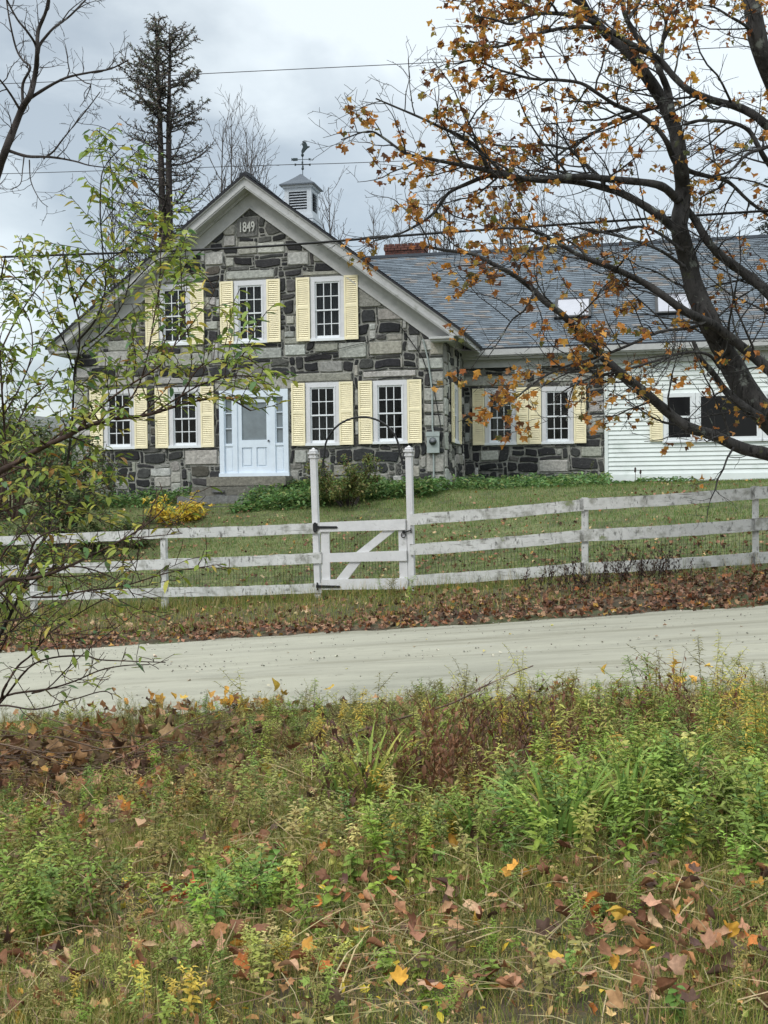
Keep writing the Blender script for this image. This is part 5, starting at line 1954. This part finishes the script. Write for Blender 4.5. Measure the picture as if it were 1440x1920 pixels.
# far verge: rough grass between the road and the fence
fv = NP()
u, v = sample(60000, 13.0, 21.0, .37, 1.5)
b = bof(u, v)
right = np.clip((u + .5) / 4.5, 0, 1)
m = (b > 15.05 + .12 * np.sin(u * 2.7) + .5 * right) & (b < 18.1) & (RNG.random(len(u)) > .75 * right)
u, v = u[m], v[m]
blades(fv, u, v, U(.05, .17, len(u)), U(.007, .012, len(u)), (.4, .9, 1.5), GRASS)
m = (np.abs(bof(u, v) - 17.45) < .28)
blades(fv, u[m], v[m], U(.15, .34, m.sum()), U(.006, .010, m.sum()), (.5, 1.1, 1.6), GRASS)
tag(fv.build('verge_grass', M['grass']), 'rough grass strip growing along the foot of the white fence', 'grass', kind='stuff')


def leaves_on(npx, temps, u, v, size, pal, lift=(.005, .04), flat=.5, jit=.2):
    n = len(u)
    T = np.stack([u, v, gz(u, v) + U(*lift, n)], -1)
    scatter(npx, temps, T, U(0, 6.3, n), RNG.normal(0, flat, n), RNG.normal(0, flat, n), size if np.ndim(size) else np.full(n, size), pick(pal, n, jit))


# leaf litter along the far road edge, drifting under the fence at the right
LEAFC = lively(LEAFC, .8, 1.0)
ll = NP()
u, v = sample(30000, 12.5, 22, .38, 1.5)
b = bof(u, v)
right = np.clip((u + 1) / 5, 0, 1)
lim = 15.30 + .3 * np.sin(u * 1.9) * .5 + 1.0 * right
pr = np.where(b < lim, .72 + .45 * patch(u, v, 2.3, 8), np.exp(-(b - lim) / (.35 + .9 * right)) * .75)
m = (b > 14.52 + .10 * np.sin(u * 3.3) * np.sin(u * 7.1)) & (RNG.random(len(u)) < pr)
leaves_on(ll, MAPLES_S, u[m], v[m], U(.06, .125, m.sum()), LEAFC, (.01, .06), .55)
tag(ll.build('leaf_litter', M['dryleaf']), 'brown fallen leaves banked along the far edge of the road', 'leaf litter', kind='stuff')
# loose leaves and gravel specks on the lawn and road
fl = NP()
u, v = sample(9000, 17, 32, .38, 1.5)
keep = RNG.random(len(u)) < np.clip(.35 + patch(u, v, .6, 4) * .6 - (bof(u, v) - 19) * .07, .04, 1)
leaves_on(fl, MAPLES_S, u[keep], v[keep], U(.06, .12, keep.sum()), LEAFC + [((.46, .33, .18), 3)], (.03, .08), .5)
u, v = sample(150, 9, 17, .38, .8)
b = bof(u, v)
m = (b > 10) & (b < 14.5)
n = m.sum()
T = np.stack([u[m], v[m], gz(u[m], v[m], False) + .06], -1)
scatter(fl, MAPLES_S, T, U(0, 6.3, n), RNG.normal(0, .2, n), RNG.normal(0, .2, n), U(.03, .07, n), pick([((.5, .45, .36), 3), ((.3, .2, .12), 1), ((.5, .42, .12), 1)], n))
tag(fl.build('fallen_leaves', M['dryleaf']), 'scattered fallen leaves lying on the lawn and the road', 'leaves', kind='stuff')

# loose gravel on the road
gv_ = NP()
n = 5200
u, v = sample(n, 9.5, 19, .38, .8)
b = bof(u, v)
edge = np.minimum(np.abs(b - 9.9), np.abs(b - 14.5))
m = (b > 9.8) & (b < 14.6) & (RNG.random(n) < np.clip(.25 + .75 * np.exp(-edge / .35) + .4 * (np.abs(b - 12.2) < .25), 0, 1))
u, v = u[m], v[m]
n = len(u)
oct_ = np.array([(1, 0, 0), (-1, 0, 0), (0, 1, 0), (0, -1, 0), (0, 0, .7), (0, 0, -.7)], dtype=float)
of_ = np.array([(0, 2, 4), (2, 1, 4), (1, 3, 4), (3, 0, 4), (2, 0, 5), (1, 2, 5), (3, 1, 5), (0, 3, 5)])
cr_ = .045 * (1 - np.clip(2 * (bof(u, v) - 9.82) / 4.73 - 1, -1, 1) ** 2)
gv_.inst(oct_, of_, rot(U(0, 6.3, n), U(-.5, .5, n), U(-.5, .5, n), U(.004, .015, n)), np.stack([u, v, gz(u, v, False) + .008 + cr_], -1), pick([((.30, .29, .24), 5), ((.24, .23, .19), 3), ((.38, .37, .32), 2), ((.19, .18, .15), 1)], n, .12))
tag(gv_.build('gravel', M['dryleaf']), 'loose pale gravel lying on the dirt road', 'gravel', kind='stuff')

# low green ground cover along the foot of the house
gc = NP()
T, cl = [], []
GCOV = [((.11, .21, .06), 5), ((.15, .25, .08), 3), ((.21, .25, .08), 2), ((.07, .135, .055), 2)]
for (x0_, x1_, d0_, d1_, hh, n_) in ((-4.9, -2.4, -3.0, -.1, .42, 4600), (-4.1, .1, -2.2, -.1, .46, 6600), (-.2, 4.2, -.6, 3.4, .34, 5600), (3.5, 6.5, 2.5, 3.4, .15, 700), (-10.3, -6.6, -1.2, -.1, .4, 1800)):
    a, d = U(x0_, x1_, n_), U(d0_, d1_, n_)
    u = HO.x + a * HX.x + d * HY.x
    v = HO.y + a * HX.y + d * HY.y
    T.append(np.stack([u, v, gz(u, v) + U(0, 1, n_) * hh * (.35 + .8 * patch(u, v, 2.2, 6))], -1))
T = np.concatenate(T)
n = len(T)
scatter(gc, LANCE, T, U(0, 6.3, n), U(-.5, .7, n), U(-.6, .6, n), U(.08, .17, n), pick(GCOV, n, .25))
tag(gc.build('ground_cover', M['leaf']), 'low leafy green ground cover bordering the stone walls', 'ground cover', kind='stuff')

# ---------------- the near verge
nearedge = lambda u: 9.72 + .12 * np.sin(u * 2.1) + .08 * np.sin(u * 5.3 + 1)
ng = NP()
u, v = sample(130000, 2.7, 6.6, .37, .35)
pt = patch(u, v, 2.1, 1)
m = RNG.random(len(u)) < .5 + .5 * pt
u, v, pt = u[m], v[m], pt[m]
blades(ng, u, v, U(.05, .15, len(u)) * (.6 + .7 * pt), U(.0026, .0055, len(u)), (.5, 1.0, 1.6, 2.1), GRASS, .5)
u, v = sample(70000, 6.2, 11.6, .37, .4)
m = (bof(u, v) < nearedge(u))
u, v = u[m], v[m]
pt = patch(u, v, 1.4, 7)
blades(ng, u, v, U(.06, .19, len(u)) * (.6 + .6 * pt), U(.004, .007, len(u)), (.5, 1.0, 1.5), GRASS + DRY[:2], .45)
def fringe(n, v0, v1):
    v = np.sqrt(RNG.uniform(v0 ** 2, v1 ** 2, n))
    u = (.37 * v + RNG.uniform(.3, 2.8, n)) * np.where(RNG.random(n) < .5, -1, 1)
    return u, v


u, v = fringe(60000, 1.5, 11.6)
m = bof(u, v) < nearedge(u)
u, v = u[m], v[m]
blades(ng, u, v, U(.06, .17, len(u)), U(.004, .008, len(u)), (.5, 1.0, 1.6), GRASS, .5)
# taller tufts
for k in range(150):
    cu_, cv_ = sample(1, 3.2, 9.6)
    if bof(cu_[0], cv_[0]) > 9.5: continue
    q = RNG.integers(25, 70)
    du, dv = RNG.normal(0, .035, q), RNG.normal(0, .035, q)
    big = RNG.random()
    blades(ng, cu_ + du, cv_ + dv, U(.10, .26, q) * (.7 + .5 * big), U(.0025, .005, q), (.5, 1.1, 1.8), [GRASS, GRASS, DRY][k % 3], .4)
tag(ng.build('verge_grass', M['grass']), 'mixed green and straw coloured grass of the near roadside bank', 'grass', kind='stuff')


# plant prototypes: stem with lance leaves, returned as one template
def proto(h, nl, ll_, lw_, up=.5, droop=.2, whorl=2.4, lean=.15, branch=0, top=1.0, sw=.0022):
    V, Fc, S = [], [], []
    n0 = 0
    stem = twig_path((0, 0, 0), (U(-lean, lean), U(-lean, lean), 1), h, 8, .07, (0, 0, .1))
    axes = [(stem, nl, 1.0)]
    for k in range(branch):
        s = stem[RNG.integers(2, 7)]
        a = U(0, 6.3)
        axes.append((twig_path(s, (math.cos(a) * .8, math.sin(a) * .8, .7), h * U(.25, .5), 6, .08, (0, 0, .3)), max(3, nl // 3), .7))
    for pts, q, sc_ in axes:
        a_ = NP()
        a_.tube(pts, np.linspace(sw * sc_, sw * .4, len(pts)), 3)
        V.append(a_.V[0]); Fc.append(a_.F[0] + n0); S.append(np.full(len(a_.V[0]), .55)); n0 += len(a_.V[0])
        for i in range(q):
            s = .12 + .88 * (i + RNG.random() * .6) / q
            x_ = min(s, .999) * (len(pts) - 1)
            j_ = int(x_)
            p = pts[j_] + (pts[min(j_ + 1, len(pts) - 1)] - pts[j_]) * (x_ - j_)
            ln = ll_ * sc_ * (1.15 - .55 * s * top) * U(.75, 1.2)
            tv, tf = lanceolate(.15, droop + U(-.1, .2))
            tv = tv.copy()
            tv[:, 0] *= lw_ / .4
            RM = rot(i * whorl + U(-.4, .4), up * (.4 + .8 * s) + U(-.35, .25), U(-.3, .3), ln)[0]
            V.append(tv @ RM.T + p); Fc.append(tf + n0); S.append(np.full(len(tv), U(.8, 1.2))); n0 += len(tv)
    return np.concatenate(V), np.concatenate(Fc), np.concatenate(S)


def lump(npx, protos, u, v, sc_, pal, jit=.2, sink=.01):
    n = len(u)
    if n == 0: return
    T = np.stack([u, v, gz(u, v) - sink], -1)
    k = RNG.integers(0, len(protos), n)
    RM = rot(U(0, 6.3, n), RNG.normal(0, .14, n), RNG.normal(0, .14, n), sc_)
    col = pick(pal, n, jit)
    for q, (tv, tf, s) in enumerate(protos):
        m = k == q
        npx.inst(tv, tf, RM[m], T[m], col[m], s)


ASTER = [proto(U(.20, .34), 34, .045, .40, .35, .25, branch=3) for _ in range(4)]           # small leaved weeds
BROAD = [proto(U(.10, .2), 14, .058, .75, .15, .35, branch=1) for _ in range(4)]               # low broad leaves
FINE = [proto(U(.14, .26), 44, .024, .30, .3, .1, branch=6, sw=.0013) for _ in range(4)]       # bedstraw like sprays
GOLD = [proto(U(.42, .62), 50, .072, .24, .35, .35, branch=2, lean=.2, sw=.003) for _ in range(5)]
DEAD = [proto(U(.25, .5), 9, .05, .4, -.5, .6, branch=7, lean=.3, sw=.0022) for _ in range(4)]
WG = [((.17, .23, .065), 4), ((.22, .26, .085), 3), ((.12, .175, .06), 3), ((.30, .30, .11), 1.8)]
WGB = [((.16, .215, .06), 4), ((.21, .26, .08), 3), ((.12, .165, .055), 3), ((.29, .29, .10), 1.6), ((.16, .13, .06), .8)]
WY_ = [((.34, .33, .11), 3), ((.42, .38, .17), 2), ((.25, .28, .09), 3), ((.44, .34, .09), 1)]
WO = [((.19, .18, .07), 3), ((.25, .22, .10), 3), ((.15, .135, .06), 2), ((.15, .19, .07), 2)]
DB = [((.12, .065, .042), 4), ((.17, .10, .065), 3), ((.085, .05, .038), 3)]
WG, WGB, WY_, WO, DB = lively(WG, 1.3, 1.3), lively(WGB, 1.2, 1.25), lively(WY_, 1.2, 1.15), lively(WO, 1.2, 1.3), lively(DB, 1.25, 1.35)
wd_ = NP()
u, v = sample(420, 3.1, 6.5)
m = RNG.random(len(u)) < patch(u, v, 2.2, 3) * 1.2
lump(wd_, BROAD, u[m], v[m], U(.45, .9, m.sum()), WG + WO)
u, v = sample(1300, 3.0, 10.2)
m = (RNG.random(len(u)) < patch(u, v, 1.7, 9)) & (bof(u, v) < nearedge(u))
lump(wd_, FINE, u[m], v[m], U(.6, 1.25, m.sum()), WO + WG[:2])
u, v = sample(1300, 3.6, 10.4)
m = (RNG.random(len(u)) < patch(u, v, 1.3, 5) * np.clip((v - 3.4) / 4, .12, .9)) & (bof(u, v) < nearedge(u))
lump(wd_, ASTER, u[m], v[m], U(.5, 1.05, m.sum()), WG + WO)
u, v = fringe(1500, 2.0, 11.2)
m = bof(u, v) < nearedge(u)
lump(wd_, ASTER + FINE, u[m], v[m], U(.6, 1.2, m.sum()), WG + WO)
# thick weeds along the road edge, olive to yellow
u, v = sample(1500, 7.2, 11.4)
m = (bof(u, v) < nearedge(u)) & (bof(u, v) > 7.6)
q = m & (u > -1.0)
lump(wd_, ASTER, u[q], v[q], U(.5, 1.0, q.sum()), WY_ + WO)
q = m & (u <= -1.0)
lump(wd_, FINE, u[q], v[q], U(.6, 1.2, q.sum()), WO)
tag(wd_.build('weeds', M['leaf']), 'tangle of small green and olive weeds covering the near roadside bank', 'weeds', kind='stuff')


def gpx(x, y):
    p = gp(x, y)
    return p.x, p.y


# clusters with their own look
def cluster(npx, protos, n, cx_, cy_, rx, ry, sc_, pal):
    """a clump whose ground centre lies under pixel (cx, cy), radii in metres"""
    n = int(n * .68)
    a, b_ = gpx(cx_, cy_)
    u, v = a + RNG.normal(0, rx, n), b_ + RNG.normal(0, ry, n)
    m = bof(u, v) < nearedge(u)
    lump(npx, protos, u[m], v[m], U(*sc_, m.sum()), pal)


c2 = NP()
cluster(c2, ASTER, 60, 60, 1720, .22, .30, (.8, 1.3), WGB)
cluster(c2, BROAD, 30, 470, 1690, .18, .18, (.9, 1.3), WG)
cluster(c2, ASTER, 18, 470, 1740, .14, .14, (.7, 1.1), WG)
cluster(c2, BROAD, 22, 800, 1660, .30, .25, (.6, 1.0), WG)
cluster(c2, ASTER, 40, 780, 1600, .3, .2, (.7, 1.1), WY_)
cluster(c2, ASTER, 60, 690, 1500, .35, .35, (.7, 1.2), WY_)
cluster(c2, ASTER, 60, 960, 1590, .30, .25, (.8, 1.4), WGB)
cluster(c2, ASTER, 80, 1200, 1560, .4, .5, (.8, 1.5), WG)
cluster(c2, ASTER, 90, 1390, 1560, .3, .5, (.9, 1.6), WGB)
cluster(c2, ASTER, 50, 330, 1560, .5, .4, (.7, 1.2), WO)
cluster(c2, BROAD, 26, 150, 1560, .5, .35, (.7, 1.2), WG)
cluster(c2, BROAD, 40, 1240, 1470, .5, .5, (1.0, 1.7), WY_)
cluster(c2, ASTER, 40, 500, 1850, .25, .15, (.5, .8), WY_)
tag(c2.build('weeds', M['leaf']), 'taller bright green leafy weeds standing in patches on the near bank', 'weeds', kind='stuff')
c3 = NP()
cluster(c3, DEAD, 70, 830, 1490, .35, .35, (.8, 1.4), DB)
cluster(c3, DEAD, 40, 1000, 1420, .45, .3, (.7, 1.2), DB)
cluster(c3, DEAD, 30, 1150, 1400, .4, .3, (.7, 1.3), DB)
cluster(c3, DEAD, 50, 250, 1480, .6, .4, (.5, .9), DB)
tag(c3.build('dead_weeds', M['leaf']), 'dark reddish brown dead stalks standing among the weeds', 'dead weeds', kind='stuff')

# goldenrod plants one can count, standing tall at the right side of the bank
GG = 'tall leafy goldenrod plants at the road edge'
GLAB = ['tall grey green leafy goldenrod plant on the right side of the near bank', 'tall yellow green leafy goldenrod plant at the near road edge', 'tall olive brown leafy goldenrod plant going to seed at the near road edge']
gprot = []
for k in range(9):
    tv, tf, s = GOLD[k % 5]
    a_ = NP()
    colr = [WGB, WY_, WO][k % 3]
    base_c = pick(colr, 1, .1)[0]
    a_.inst(tv, tf, np.eye(3)[None], np.zeros((1, 3)), base_c[None], s)
    o = a_.build('goldenrod_plant', M['leaf'])
    gprot.append((o, k % 3))
gpos = []
for (cx_, cy_, rx, ry, n_, kinds) in ((1300, 1480, .55, .6, 34, (0, 0, 1)), (1390, 1420, .3, .5, 16, (0, 1)), (1180, 1400, .4, .35, 16, (1, 2, 0)), (1000, 1375, .6, .25, 12, (1, 2)), (660, 1400, .5, .3, 8, (1,)), (1330, 1330, .4, .2, 12, (1, 2))):
    a, b_ = gpx(cx_, cy_)
    for _ in range(n_):
        u, v = a + RNG.normal(0, rx), b_ + RNG.normal(0, ry)
        if bof(u, v) < nearedge(u) - .05: gpos.append((u, v, kinds[RNG.integers(len(kinds))]))
used = set()
for u, v, kd in gpos:
    opts = [i for i, g_ in enumerate(gprot) if g_[1] == kd]
    i = opts[RNG.integers(len(opts))]
    o = gprot[i][0]
    if i in used:
        o = o.copy()
        COL.objects.link(o)
    used.add(i)
    o.location = (u, v, float(gz(u, v)) - .02)
    s = U(.62, 1.05)
    o.scale = (s, s, s)
    o.rotation_euler = (RNG.normal(0, .08), RNG.normal(0, .08), U(0, 6.3))
    tag(o, GLAB[kd], 'wild plant', GG)
for i, (o, kd) in enumerate(gprot):
    if i not in used: bpy.data.objects.remove(o)


# daylily clumps: wide arching strap leaves
def strap_clump(label, x, y, n_, ln, w, pal, spread=.12, group=None):
    n_, w, ln, spread = int(n_ * 1.4), w * .92, ln * .8, spread * .75
    p = gp(x, y)
    o_ = NP()
    V, col = [], pick(pal, n_, .15)
    for k in range(n_):
        a, r_ = U(0, 6.3), abs(RNG.normal(0, spread))
        L_ = ln * U(.6, 1.15)
        bend = U(.6, 2.0)
        p0 = np.array([math.cos(a) * r_, math.sin(a) * r_, 0])
        d = np.array([math.cos(a + U(-.6, .6)), math.sin(a + U(-.6, .6)), 0])
        sd_ = np.array([-d[1], d[0], 0])
        m_ = 9
        pts, ang = [], U(.1, .35)
        q = p0.copy()
        for i in range(m_):
            t = i / (m_ - 1)
            pts.append(q.copy())
            th = ang + bend * t ** 1.5
            q = q + (d * math.sin(th) + np.array([0, 0, 1]) * math.cos(th)) * L_ / (m_ - 1)
        W_ = w * np.array([.5, .8, 1, 1, .95, .85, .7, .45, .05])
        Vv = []
        for pt_, ww_ in zip(pts, W_):
            Vv += [pt_ - sd_ * ww_ / 2 + (0, 0, .25 * ww_), pt_, pt_ + sd_ * ww_ / 2 + (0, 0, .25 * ww_)]
        Fq = []
        for i in range(m_ - 1):
            Fq += [(3 * i, 3 * i + 1, 3 * i + 4, 3 * i + 3), (3 * i + 1, 3 * i + 2, 3 * i + 5, 3 * i + 4)]
        o_.raw(Vv, Fq, col[k])
    o = o_.build('daylily_clump', M['grass'])
    o.location = p
    tag(o, label, 'plant', group)


DL = [((.21, .32, .065), 4), ((.30, .37, .085), 3), ((.13, .22, .055), 3), ((.32, .30, .06), 1.0), ((.28, .20, .10), .5)]
DLY = [((.26, .32, .06), 4), ((.40, .40, .09), 3), ((.18, .27, .06), 2)]
strap_clump('clump of long green strap leaves with yellow tips in the middle of the bank', 1050, 1600, 46, .55, .022, DL, .14)
strap_clump('broad clump of arching strap leaves at the right of the bank', 1170, 1560, 40, .50, .020, DL, .16)
strap_clump('small clump of green strap leaves beside the dead brown stalks', 900, 1590, 22, .40, .020, DL, .10)
strap_clump('tall yellow green clump of strap leaves left of the dead brown stalks', 690, 1520, 34, .62, .018, DLY, .12)
strap_clump('sparse clump of green strap leaves under the goldenrod', 1270, 1520, 24, .5, .018, DL, .16)
strap_clump('pale clump of strap leaves leaning near the road edge', 745, 1470, 18, .45, .016, DLY, .12)

# fallen maple leaves on the near bank
nl = NP()
NEAR = [((.27, .13, .065), 4), ((.36, .20, .115), 4), ((.17, .08, .045), 4), ((.42, .26, .165), 1.8), ((.46, .26, .06), .6), ((.38, .15, .05), .9), ((.095, .055, .04), 3)]
NEAR = lively(NEAR, 1.0, 1.08)
u, v = sample(2700, 3.0, 7.2)
m = RNG.random(len(u)) < patch(u, v, 1.9, 11) ** 1.4 * .85
leaves_on(nl, CRUMPLED, u[m], v[m], U(.055, .105, m.sum()), NEAR, (.03, .10), .5)
for (x, y, n_, rx, ry, pal) in ((1230, 1850, 34, .16, .22, NEAR), (1180, 1760, 16, .13, .12, NEAR), (440, 1830, 7, .06, .05, NEAR[1:4]), (60, 1850, 16, .14, .14, NEAR), (120, 1905, 10, .1, .05, NEAR), (860, 1600, 12, .2, .15, NEAR), (660, 1710, 14, .16, .1, NEAR), (170, 1680, 12, .14, .1, NEAR),
                                (970, 1680, 4, .05, .04, [((.50, .26, .05), 1)]), (800, 1760, 16, .16, .16, NEAR), (900, 1890, 14, .16, .08, NEAR), (1400, 1830, 10, .12, .1, NEAR), (1380, 1690, 12, .14, .1, NEAR), (340, 1700, 8, .08, .06, [((.38, .10, .035), 1), ((.3, .12, .06), 1)]), (570, 1870, 10, .12, .1, NEAR), (1060, 1650, 6, .1, .06, NEAR)):
    a, b_ = gpx(x, y)
    leaves_on(nl, CRUMPLED, a + RNG.normal(0, rx, n_), b_ + RNG.normal(0, ry, n_), U(.065, .115, n_), pal, (.05, .12), .5)
u, v = sample(1700, 6.0, 11.2)
b = bof(u, v)
m = (b < nearedge(u) + .1) & (RNG.random(len(u)) < np.where(u < -.8, .95, .28) * np.where(b > 8.8, 1.2, .8))
leaves_on(nl, MAPLES_S, u[m], v[m], U(.08, .15, m.sum()), NEAR, (.03, .16), .6)
for (x, y, n_, rx, ry, c_) in ((470, 1345, 26, .22, .10, (.58, .34, .05)), (330, 1350, 14, .3, .1, (.5, .27, .06)), (1220, 1300, 10, .3, .1, (.5, .28, .05)), (150, 1420, 60, .5, .3, (.25, .13, .06)), (300, 1420, 70, .45, .25, (.20, .12, .06)), (40, 1450, 40, .3, .3, (.22, .11, .05))):
    a, b_ = gpx(x, y)
    leaves_on(nl, CRUMPLED, a + RNG.normal(0, rx, n_), b_ + RNG.normal(0, ry, n_), U(.10, .17, n_), [(c_, 1)], (.05, .22), .8, .3)
# crumbs of broken leaf and straw between the plants
n = 18000
u, v = sample(n, 2.9, 9.0, .37, .35)
m = RNG.random(n) < .35 + .65 * patch(u, v, 2.6, 15)
u, v = u[m], v[m]
n = len(u)
T = np.stack([u, v, gz(u, v) + U(.0, .07, n)], -1)
CR = [((.24, .13, .07), 4), ((.34, .22, .12), 3), ((.14, .08, .045), 3), ((.44, .33, .19), 2), ((.40, .30, .08), 1.2), ((.16, .18, .06), 3)]
scatter(nl, MAPLES_S + LANCE[:2], T, U(0, 6.3, n), RNG.normal(0, .6, n), RNG.normal(0, .6, n), U(.015, .055, n), pick(lively(CR, 1.2, 1.25), n, .25))
n = 5000
u, v = sample(n, 2.9, 9.2, .37, .35)
T = np.stack([u, v, gz(u, v) + U(.01, .10, n)], -1)
RM = rot(U(0, 6.3, n), U(-.25, .35, n), U(-1, 1, n), 1.0) * np.stack([U(.003, .006, n), U(.12, .38, n), U(.1, .3, n)], -1)[:, None, :]
tv = np.array([(-.5, 0, 0), (.5, 0, 0), (.4, .5, .12), (-.4, .5, .12), (.1, 1, 0), (-.1, 1, 0)])
nl.inst(tv, np.array([(0, 1, 2, 3), (3, 2, 4, 5)]), RM, T, pick([((.36, .28, .15), 4), ((.26, .19, .10), 3), ((.20, .20, .08), 2), ((.14, .09, .055), 2)], n, .2))
tag(nl.build('fallen_leaves', M['dryleaf']), 'large fallen maple leaves brown and orange lying on the near bank', 'leaves', kind='stuff')

# brush pile of cut twigs at the left, and an arching dead branch by the road
p = gp(170, 1470)
bp_ = empty('brush_pile', p)
tag(bp_, 'low heap of dry brown sticks and dead leaves on the left of the near bank', 'brush pile')
sk = NP()
for k in range(95):
    a = RNG.normal(.12, .6)
    L_ = U(.3, 1.3)
    c_ = np.array([RNG.normal(-.1, .5), RNG.normal(.2, .28), abs(RNG.normal(.08, .09)) + .02])
    d = np.array([math.cos(a), math.sin(a), RNG.normal(0, .14)])
    pts = twig_path(c_ - d * L_ / 2, d, L_, 6, .07, (0, 0, -.05))
    sk.tube(pts, np.linspace(U(.003, .007), .0015, len(pts)), 4, tuple(np.array((.15, .10, .07)) * U(.5, 1.3)))
sk.build('stick', M['stem'], bp_)['kind'] = 'stuff'
dlf = NP()
n = 240
T = np.stack([RNG.normal(0, .55, n), RNG.normal(.25, .28, n), np.abs(RNG.normal(.08, .08, n)) + .01], -1)
scatter(dlf, MAPLES, T, U(0, 6.3, n), RNG.normal(0, .7, n), RNG.normal(0, .7, n), U(.08, .15, n), pick([((.20, .105, .05), 3), ((.12, .07, .04), 3), ((.30, .18, .09), 2), ((.36, .20, .06), 1)], n, .25))
o = dlf.build('dead_leaf', M['dryleaf'], bp_)
o['kind'] = 'stuff'

p = gp(590, 1420)
db_ = empty('fallen_branch', p)
tag(db_, 'long dry branch arching out of the weeds over the near road edge', 'branch')
fbm = NP()
P3 = [np.array(at(x, y, vv)) - np.array(p) for x, y, vv in ((570, 1405, 8.3), (660, 1375, 8.35), (740, 1350, 8.4), (830, 1325, 8.45), (880, 1303, 8.5), (905, 1288, 8.5), (950, 1268, 8.5), (1000, 1248, 8.5))]
pts = catmull(P3, 4)
fbm.tube(pts, np.linspace(.009, .004, len(pts)), 6, (.10, .065, .05))
fbm.build('branch_stem', M['stem'], db_, True)
ft = NP()
for k in range(7):
    i = int(U(.55, .98) * (len(pts) - 1))
    q = twig_path(pts[i], (U(.5, 1), U(-.3, .3), U(.0, .5)), U(.1, .28), 4, .08, (0, 0, 0))
    ft.tube(q, np.linspace(.004, .0015, len(q)), 4, (.42, .34, .24))
ft.build('twig', M['stem'], db_)

# dead dark weeds leaning on the right fence, and seed stalks by the clapboard wall
for (x, y, n_, lab) in ((1075, 1105, 26, 'dead dark brown weed clump leaning against the first post right of the gate'), (1215, 1090, 26, 'dead dark brown weed clump under the bottom rail between two right posts')):
    p = gp(x, y)
    q = NP()
    for k in range(n_):
        tv, tf, s = DEAD[k % 4]
        RM = rot(U(0, 6.3), RNG.normal(0, .3), RNG.normal(0, .3), U(.8, 1.35))
        q.inst(tv, tf, RM, np.array([[RNG.normal(0, .28), RNG.normal(0, .1), -.02]]), pick([((.045, .028, .022), 1), ((.07, .04, .03), 1)], 1), s)
    o = q.build('dead_weed', M['leaf'])
    o.location = p
    tag(o, lab, 'dead weed')
for (x, y, hh, lab) in ((1191, 905, .42, 'taller dark seed stalk in front of the white clapboard wall'), (1201, 905, .34, 'shorter dark seed stalk in front of the white clapboard wall')):
    d_ = fac(x, y, WY - .4)
    w_ = HO + HX * d_[0] + HY * (WY - .4)
    z_ = float(gz(w_.x, w_.y))
    q = MB()
    q.tube([(0, 0, 0), (.01, 0, hh * .6), (0, 0, hh * .66)], .008, 5, (.07, .04, .03))
    q.tube([(0, 0, hh * .64), (0, 0, hh * .72), (.005, 0, hh * .95), (0, 0, hh)], [.012, .03, .028, .008], 7, (.05, .03, .028))
    o = q.build('seed_stalk', M['stem'])
    o.location = (w_.x, w_.y, z_ + .05)
    tag(o, lab, 'seed stalk')
# tall thin weeds pushing up along the rails on the left of the gate and in front of the wall
for (x, y, lab) in ((452, 1122, 'tall thin weed with dark leaves in front of the left bottom rail'), (522, 1118, 'tall thin weed close to the left gate post'), (735, 1130, 'leafy green weed growing at the foot of the gate')):
    p = gp(x, y)
    q = NP()
    for k in range(7):
        tv, tf, s = (ASTER + GOLD)[RNG.integers(9)]
        q.inst(tv, tf, rot(U(0, 6.3), RNG.normal(0, .15), RNG.normal(0, .15), U(.7, 1.1)), np.array([[RNG.normal(0, .12), RNG.normal(0, .06), -.02]]), pick(WO + WG[:1], 1), s)
    o = q.build('fence_weed', M['leaf'])
    o.location = p
    tag(o, lab, 'weed')
d_ = fac(1107, 905, WY - .3)
w_ = HO + HX * d_[0] + HY * (WY - .35)
q = NP()
tv, tf, s = GOLD[0]
q.inst(tv, tf, rot(0, 0, 0, 1.15), np.zeros((1, 3)), np.array([[.17, .19, .05]]), s)
o = q.build('tall_weed', M['leaf'])
o.location = (w_.x, w_.y, float(gz(w_.x, w_.y)))
tag(o, 'single tall yellow green weed in front of the stone wing wall', 'weed')
